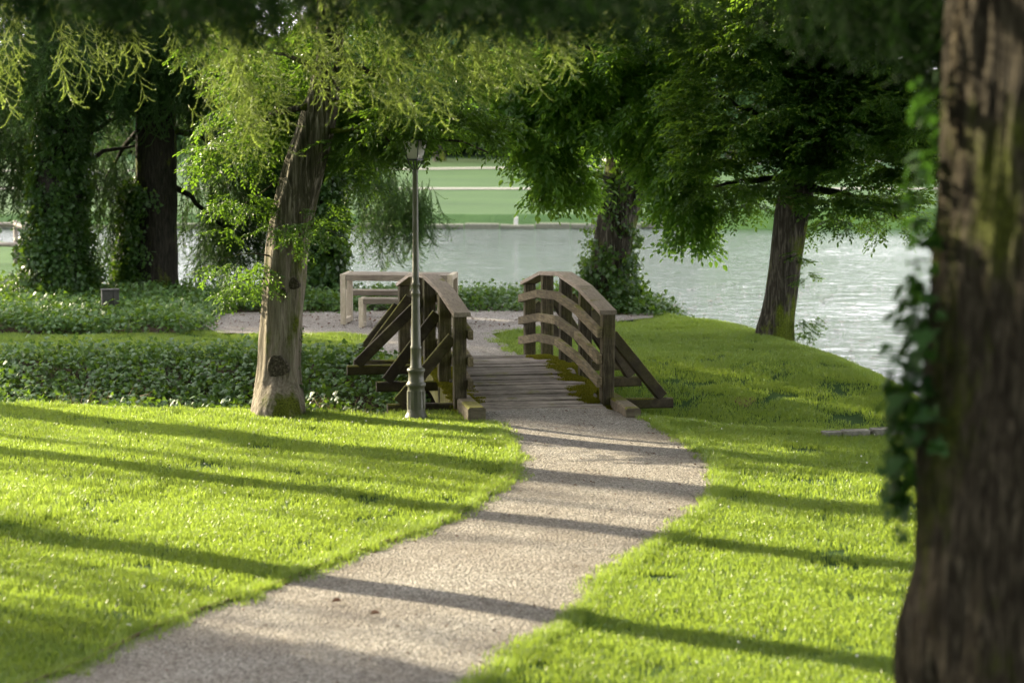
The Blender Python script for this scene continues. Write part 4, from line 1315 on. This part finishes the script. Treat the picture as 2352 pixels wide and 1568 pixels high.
# ------------------------------------------------------------------ arched timber footbridge
TH = math.asin(.175)
BR = empty('footbridge', (0.25, 28.0, 0), TH)
tag(BR, 'arched weathered timber footbridge with braced railings over the ditch', 'bridge')
SS = [0.0, 1.23, 2.46, 3.69, 4.92]
ZD = [.07, .22, .285, .215, .06]
ZT = [1.12, 1.29, 1.365, 1.29, 1.08]
def zdeck(s):
    return float(.065 + .225 * (1 - ((s - 2.46) / 2.46) ** 2))
def bobj(name, mb, mat, smooth=False):
    return obj(name, mb.mesh(name, mat, smooth), BR)
rg = random.Random(5)
s = -.30
while s < 5.15:
    w = rg.uniform(.125, .165)
    z0, z1 = zdeck(s), zdeck(s + w)
    j = rg.uniform(-.008, .008)
    sl = (z1 - z0) / w
    xl, xr = -.80 + rg.uniform(-.02, .02), .80 + rg.uniform(-.02, .02)
    mb = MB()
    g = rg.uniform(.008, .018)
    nseg = 6
    V, F = [], []
    ph = rg.uniform(0, 6)
    for k in range(nseg + 1):
        x = xl + (xr - xl) * k / nseg
        wob = .006 * math.sin(ph + x * 3.1)
        crown_ = .004 * math.sin(ph * 2 + x * 5)
        for (yy, zz) in ((0 + wob, -.05), (0 + wob, -.008), (.012 + wob, 0), (w - g - .012, crown_ * .5), (w - g, -.008), (w - g, -.05)):
            V.append((x, yy, zz + sl * yy + j))
    for k in range(nseg):
        for i in range(6):
            F.append((k * 6 + i, (k + 1) * 6 + i, (k + 1) * 6 + (i + 1) % 6, k * 6 + (i + 1) % 6))
    F.append(tuple(range(6))); F.append(tuple(nseg * 6 + 5 - i for i in range(6)))
    me = mesh_of('plank', V, F, [M['deck']])
    obj('plank', me, BR, (0, s, z0))
    s += w
# girders with an arched lower edge, one on each side
for sx_ in (-1, 1):
    V, F = [], []
    n = 24
    for k in range(n + 1):
        s = -.25 + 5.4 * k / n
        t = (s - .35) / 4.2
        top = zdeck(s) - .03
        bot = -.95 + .95 * max(0, 1 - (2 * t - 1) ** 2) ** .5 if 0 < t < 1 else -.95
        bot = min(bot, top - .16)
        for x in (sx_ * .93, sx_ * .83):
            V += [(x, s, bot), (x, s, top)]
    for k in range(n):
        a, b = k * 4, k * 4 + 4
        F += [(a, b, b + 1, a + 1), (a + 2, a + 3, b + 3, b + 2), (a + 1, b + 1, b + 3, a + 3), (a, a + 2, b + 2, b)]
    F += [(0, 1, 3, 2), (n * 4, n * 4 + 2, n * 4 + 3, n * 4 + 1)]
    obj('girder', mesh_of('girder', V, F, [M['fascia']]), BR)
# posts, cross beams, struts
for i, (s, zt) in enumerate(zip(SS, ZT)):
    for sx_ in (-1, 1):
        x = sx_ * .87
        mb = MB(); mb.box(-.073, .073, -.077, .077, 0, zt - ZD[i] + .30, .008, .004)
        bot = ZD[i] - .30
        obj('post', mb.mesh('post', M['post']), BR, (x + rg.uniform(-.006, .006), s, bot), (rg.uniform(-.008, .008), rg.uniform(-.01, .01), rg.uniform(-.03, .03)))
        ext = [.80, .78, 1.0, .78, .75][i] if sx_ < 0 else [.80, .70, .75, .72, .70][i]
        zb = [.045, .155, .225, .15, .02][i] - .02
        mb = MB(); mb.box(0, ext + .35, -.055, .055, -.06, .06, .014, .006)
        cb = obj('cross_beam', mb.mesh('cross_beam', M['strut']), BR, (sx_ * .55, s + .13, zb), (0, 0, 0 if sx_ > 0 else math.pi))
        mb = MB()
        A = (sx_ * (.87 + .075), s + .05, zt - .27)
        Bq = (sx_ * (.87 + ext - .10), s + .13, zb + .075)
        mb.beam(A, Bq, .10, .13, (0, 0, 1))
        obj('strut', mb.mesh('strut', M['strut']), BR)
# rails: three to a side on the inner faces of the posts, in straight pieces from post to post, and the broad handrail on top
for sx_ in (-1, 1):
    for h in (.20, .47, .78):
        for k in range(4):
            s0, s1 = SS[k] - (.13 if k == 0 else 0), SS[k + 1] + (.13 if k == 3 else 0)
            z0, z1 = ZD[k] + h, ZD[k + 1] + h
            sl = (z1 - z0) / 1.23
            if k == 0: z0 -= sl * .13
            if k == 3: z1 += sl * .13
            x0, x1 = sx_ * .790, sx_ * .730
            if x0 > x1: x0, x1 = x1, x0
            hh = .105
            mb = MB()
            e = 0.001
            V = [(x0, s0 + e, z0), (x1, s0 + e, z0), (x1, s0 + e, z0 + hh), (x0, s0 + e, z0 + hh), (x0, s1 - e, z1), (x1, s1 - e, z1), (x1, s1 - e, z1 + hh), (x0, s1 - e, z1 + hh)]
            mb.add(V, [(0, 1, 2, 3), (4, 7, 6, 5), (0, 4, 5, 1), (3, 2, 6, 7), (0, 3, 7, 4), (1, 5, 6, 2)])
            obj('rail', mb.mesh('rail', M['rail']), BR)
    for k in range(4):
        s0, s1 = SS[k] - (.14 if k == 0 else 0), SS[k + 1] + (.14 if k == 3 else 0)
        z0, z1 = ZT[k] + .002, ZT[k + 1] + .002
        sl = (z1 - z0) / 1.23
        if k == 0: z0 -= sl * .14
        if k == 3: z1 += sl * .14
        x0, x1 = sx_ * .86 - .10, sx_ * .86 + .10
        e = .0012
        b = .006
        V = []
        for (ss, zz) in ((s0 + e, z0), (s1 - e, z1)):
            V += [(x0, ss, zz), (x1, ss, zz), (x1, ss, zz + .05 - b), (x1 - b, ss, zz + .05), (x0 + b, ss, zz + .05), (x0, ss, zz + .05 - b)]
        F = [(0, 1, 2, 3, 4, 5), (11, 10, 9, 8, 7, 6)] + [(i, i + 6, (i + 1) % 6 + 6, (i + 1) % 6) for i in range(6)]
        obj('handrail', mesh_of('handrail', V, F, [M['cap']]), BR)
# moss along both deck edges
P, Rt = [], []
for k in range(2600):
    sx_ = 1 if rg.random() < .6 else -1
    s = rg.uniform(.0, 3.4)
    x = sx_ * (.80 - abs(rg.gauss(0, .10 if sx_ > 0 else .07)))
    if noise.noise((x * 3, s * 3, 1)) < -.12: continue
    P.append((x, s, zdeck(s) + .002)); Rt.append((0, 0, rg.uniform(0, 6.28)))
for k in range(900):
    s = rg.uniform(-.2, 4); sx_ = rg.choice((-1, 1))
    P.append((sx_ * rg.uniform(.83, .93), s, zdeck(s) - .03)); Rt.append((0, 0, rg.uniform(0, 6.28)))
scatter('moss', P, Rt, [rg.uniform(.5, 1.3) for _ in P], MOSS, BR)['kind'] = 'stuff'

# mossy kerb timbers on either side of the near end
def kerb(label, A, Bq, w, h, seed):
    A, Bq = Vector((*A, 0)), Vector((*Bq, 0))
    mb = MB(); L = (Bq - A).length
    mb.box(0, L, -w / 2, w / 2, -.05, h, .02, .008)
    o = obj('kerb_timber', mb.mesh('kerb_timber', M['kerb']), None, (A.x, A.y, 0.01), (0, 0, math.atan2(Bq.y - A.y, Bq.x - A.x)))
    tag(o, label, 'kerb')
kerb('pale kerb timber angled from the right bridge post along the gravel', gp(1400, 926), gp(1456, 961), .17, .11, 1)
kerb('yellow mossy kerb timber at the foot of the left bridge post', gp(1062, 936), gp(1094, 968), .2, .15, 2)

# ------------------------------------------------------------------ park lamp
lx, ly = gp(956, 960)
LP = empty('street_lamp', (lx, ly, H(lx, ly)))
tag(LP, 'slim olive green park lamp post with fluted base left of the bridge', 'street lamp')
pr = [(.135, 0), (.135, .03), (.125, .05), (.11, .075), (.103, .10), (.096, .34), (.094, .375), (.110, .39), (.110, .415), (.095, .43), (.090, .445), (.086, .50), (.088, .54), (.102, .555), (.102, .575), (.090, .59)]
mb = MB(); mb.lathe(pr, 28); obj('base', mb.mesh('base', M['lamp'], True), LP)
# raised panels round the base
for k in range(8):
    a = 2 * math.pi * (k + .5) / 8
    mb = MB()
    mb.box(-.026, .026, -.004, .004, .13, .33, .003)
    o = obj('panel', mb.mesh('panel', M['lamp']), LP, (math.cos(a) * .1, math.sin(a) * .1, 0), (0, 0, a + math.pi / 2))
pr = [(.074, .585), (.070, .60), (.062, .62), (.060, .80), (.064, .81), (.064, .83), (.056, .845), (.050, 1.10), (.046, 1.38), (.044, 1.42), (.052, 1.43), (.052, 1.445), (.043, 1.46), (.043, 1.52), (.050, 1.53), (.050, 1.545), (.038, 1.56), (.033, 2.0), (.030, 2.78), (.036, 2.80), (.020, 2.83)]
mb = MB(); mb.lathe(pr, 20); obj('post', mb.mesh('post', M['lamp'], True), LP)
mb = MB()
for a in (0.3, .3 + math.pi / 2, .3 + math.pi, .3 + 1.5 * math.pi):
    c, s_ = math.cos(a), math.sin(a)
    mb.tube([(0, 0, 2.80), (c * .04, s_ * .04, 2.84), (c * .075, s_ * .075, 2.90), (c * .08, s_ * .08, 2.955)], [.007] * 4, 6)
obj('bracket', mb.mesh('bracket', M['iron'], True), LP)
LN = empty('lantern', (0, 0, 2.95)); LN.parent = LP; LN.rotation_euler = (0, 0, .3 - math.pi / 4)
def frustum(mb, w0, w1, z0, z1, t=0):
    V = [(sx * w0, sy * w0, z0) for sx, sy in ((-1, -1), (1, -1), (1, 1), (-1, 1))] + [(sx * w1, sy * w1, z1) for sx, sy in ((-1, -1), (1, -1), (1, 1), (-1, 1))]
    mb.add(V, [(3, 2, 1, 0), (4, 5, 6, 7)] + [(i, (i + 1) % 4, 4 + (i + 1) % 4, 4 + i) for i in range(4)])
for k in range(4):
    mb = MB()
    a, b = .062, .10
    mb.add([(-a, -a, .0), (a, -a, .0), (b, -b, .20), (-b, -b, .20), (-a, -a + .004, .0), (a, -a + .004, .0), (b, -b + .004, .20), (-b, -b + .004, .20)],
           [(0, 1, 2, 3), (4, 7, 6, 5), (0, 4, 5, 1), (3, 2, 6, 7), (0, 3, 7, 4), (1, 5, 6, 2)])
    obj('glass_pane', mb.mesh('glass_pane', M['glass']), LN, (0, 0, 0), (0, 0, k * math.pi / 2))
mb = MB()
for sx, sy in ((-1, -1), (1, -1), (1, 1), (-1, 1)):
    mb.tube([(sx * .064, sy * .064, -.005), (sx * .103, sy * .103, .205)], [.006, .006], 4)
frustum(mb, .068, .068, -.02, -.003)
mb2 = MB(); frustum(mb2, .115, .108, .203, .222); frustum(mb2, .098, .04, .223, .29); mb2.lathe([(.03, .291), (.034, .315), (.012, .33), (.014, .345), (.002, .37)], 10)
obj('lantern_frame', mb.mesh('lantern_frame', M['iron']), LN)
obj('lantern_roof', mb2.mesh('lantern_roof', M['iron']), LN)

# ------------------------------------------------------------------ table with two benches
def sled(name, label, cx, cy, rz, Lx, Dy, Hh, lw, ap, cat):
    """a table or bench: each end a closed rectangular loop of square timber, boards between"""
    r = empty(name, (cx, cy, 0.028), rz)
    tag(r, label, cat)
    for sx in (-1, 1):
        x0 = sx * (Lx / 2 - lw / 2)
        fr = empty('end_frame', (x0, 0, 0)); fr.parent = r
        for y in (-Dy / 2 + lw / 2, Dy / 2 - lw / 2):
            mb = MB(); mb.box(-lw / 2, lw / 2, -lw / 2, lw / 2, 0, Hh, .005)
            obj('leg', mb.mesh('leg', M['table_leg']), fr, (0, y, 0))
        mb = MB(); mb.box(-lw / 2 + .003, lw / 2 - .003, -Dy / 2 + lw + .001, Dy / 2 - lw - .001, 0, lw, .004)
        obj('foot_rail', mb.mesh('foot_rail', M['table_leg']), fr)
        mb = MB(); mb.box(-lw / 2 + .003, lw / 2 - .003, -Dy / 2 + lw + .001, Dy / 2 - lw - .001, Hh - lw, Hh - .002, .004)
        obj('top_rail', mb.mesh('top_rail', M['table_leg']), fr)
    nb = max(2, int(Dy / .14))
    for k in range(nb):
        y0 = -Dy / 2 + .004 + (Dy - .008) * k / nb
        y1 = -Dy / 2 + .004 + (Dy - .008) * (k + 1) / nb - .01
        edge = k in (0, nb - 1)
        mb = MB(); mb.box(-Lx / 2 + lw + .002, Lx / 2 - lw - .002, y0, y1, Hh - (ap if edge else .04), Hh - .006, .005)
        obj('board', mb.mesh('board', M['table']), r)
    return r
c0 = gp(808, 744); 
tcx = (gp(812, 748)[0] + gp(1054, 744)[0]) / 2
rz = -.10
sled('picnic_table', 'tall wooden garden table on loop legs behind the left bridge rail', -1.80, 38.6, rz, 1.80, .72, .80, .085, .105, 'table')
sled('garden_bench', 'low wooden bench standing in front of the table, nearest the bridge', -1.62, 37.95 - .05, rz, 1.55, .34, .46, .07, .09, 'bench')
sled('garden_bench', 'low wooden bench behind the table, in front of the ivy', -1.93, 39.55, rz, 1.6, .34, .46, .07, .09, 'bench')

# ------------------------------------------------------------------ small things
p = pp(253, 690, 38.6)
cb = empty('utility_cabinet', (p.x, 38.6, H(p.x, 38.6) + .06), .25)
tag(cb, 'small dark grey cabinet standing in ivy between the two big trunks', 'cabinet')
mb = MB(); mb.box(-.135, .04, -.10, .10, 0, .50, .006); obj('body', mb.mesh('body', M['box']), cb)
mb = MB(); mb.box(.047, .135, -.10, .10, 0, .50, .006); obj('door', mb.mesh('door', M['box']), cb)
mb = MB(); mb.box(-.145, .145, -.11, .11, .502, .517, .004); obj('lid', mb.mesh('lid', M['box']), cb)

# wooden rail fence at the far left
fr = empty('rail_fence', (-11.2, 53, H(-11.2, 53)))
tag(fr, 'pale wooden rail fence on grass at the far left edge', 'fence')
for k in range(4):
    mb = MB(); mb.tube([(0, 0, -.1), (0, 0, .93)], [.06, .055], 8)
    obj('post', mb.mesh('post', M['fence'], True), fr, (.32 - k * 1.9, k * .35, .02))
for k in range(3):
    for h, dz in ((.86, .0), (.42, .0)):
        mb = MB(); x0 = .42 - k * 1.9
        mb.tube([(0, 0, 0), (-1.98, .35, .03)], [.05, .045], 8)
        obj('rail', mb.mesh('rail', M['fence'], True), fr, (x0, k * .35 - .09, h))
mb = MB(); mb.tube([(0, 0, 0), (1.6, -.5, -.35)], [.05, .04], 8); obj('rail', mb.mesh('rail', M['fence'], True), fr, (.3, -.09, .86))

p = pp(262, 600, 64); mb = MB(); mb.tube([(0, 0, -.4), (0, 0, .62)], [.07, .06], 10)
o = obj('mooring_post', mb.mesh('mooring_post', M['white'], True), None, (p.x, 64, WATER_Z + .1)); tag(o, 'short white post in the water seen between the two left trunks', 'post')
p = pp(1185, 525, 82.6); mb = MB(); mb.box(-.07, .07, -.07, .07, 0, .46, .015)
o = obj('marker_post', mb.mesh('marker_post', M['white']), None, (p.x, 82.2, -.85)); tag(o, 'small white post on the far shore edging right of the lamp', 'post')

# far shore edging: a low stone wall of blocks
fw = empty('shore_wall', (0, 82.0, -.8)); tag(fw, 'low grey stone edging along the far shore of the pond', 'wall')
mes = []
for k in range(5):
    mb = MB(); mb.box(0, 1.16, -.2, .2, 0, .15 + .015 * k, .03, .015); mes.append(mb.mesh('stone', simple('mossy_shore_stone', (.085, .09, .065), .9) if k == 0 else mes[0].materials[0]))
x = -22
while x < 34:
    obj('stone', random.choice(mes), fw, (x, random.uniform(-.04, .04) + .15 * math.sin(x * .2), random.uniform(-.02, .02)))
    x += 1.2
# near stone edging at the stream mouth on the right
sw = empty('stream_wall', (3.3, 26.05, 0)); tag(sw, 'low lichened stone edging in the grass beside the right foreground trunk', 'wall')
A = gp(1888, 1006); x, y = 0.0, 0.0
for k, (l, w, h) in enumerate([(.22, .15, .03), (.30, .17, .045), (.26, .18, .06), (.16, .17, .08), (.24, .2, .13), (.42, .2, .15), (.5, .2, .15)]):
    mb = MB(); mb.box(0, l, -w / 2, w / 2, -.35, h, .03, .018)
    a = .12 + .04 * k if k < 4 else .5
    obj('stone', mb.mesh('stone', M['stone']), sw, (A[0] - 3.3 + x, A[1] - 26.05 + y, H(A[0] + x, A[1] + y - .1) + .035), (0, 0, a))
    x += (l + .008) * math.cos(a); y += (l + .008) * math.sin(a)

# fallen leaves on the path
for (u, v, lab) in [(760, 1387, 'small brown fallen leaf on the gravel nearer the left lawn edge'), (848, 1420, 'curled reddish brown fallen leaf lower on the gravel path')]:
    x, y = gp(u, v)
    lp_, lf_ = leaf_shape(.6, .3)
    o = obj('fallen_leaf', mesh_of('fallen_leaf', lp_ * .085, lf_, [M['bin_leaf']]), None, (x, y, H(x, y) + .028), (.2, -.2, random.uniform(-.6, .6)))
    tag(o, lab, 'leaf')
# litter: bits of leaf and bark on the gravel, thickest by its edges
lp_, lf_ = leaf_shape(.5, .25)
LIT = [variant(mesh_of('litter_bit', lp_ * .03, lf_, [M['bin_leaf']])), variant(mesh_of('litter_bit', lp_ * .018, lf_, [M['dry']]))]
k = RNG.integers(0, len(PLs), 700)
t = RNG.random(700) ** 2 * .5; t = np.where(RNG.random(700) < .5, t, 1 - t)
X = PLs[k, 0] * (1 - t) + PRs[np.minimum(k, len(PRs) - 1), 0] * t; Y = PLs[k, 1] * (1 - t) + PRs[np.minimum(k, len(PRs) - 1), 1] * t
ground_scatter('leaf_litter', X, Y, LIT, .5, 1.3, .018, tilt=.3)
X, Y = RNG.uniform(-5, 2, 900), RNG.uniform(37.5, 41, 900)
k = inside(far_path_poly, X, Y); ground_scatter('leaf_litter', X[k], Y[k], LIT, .8, 2.2, .036, tilt=.3)
# a bare patch of earth on the right slope
x, y = gp(1708, 915, -.25)
V = [(x, y, H(x, y) + .012)]
for k in range(12):
    a = k * math.pi / 6; r = .16 * (1 + .3 * math.sin(3 * a))
    V.append((x + r * 1.0 * math.cos(a), y + r * 1.6 * math.sin(a), H(x + r * math.cos(a), y + r * 1.6 * math.sin(a)) + .01))
o = obj('bare_earth', mesh_of('bare_earth', V, [(0, 1 + k, 1 + (k + 1) % 12) for k in range(12)], [simple('bare_soil', (0.12, 0.07, 0.045), .95)]), None)
o['kind'] = 'stuff'
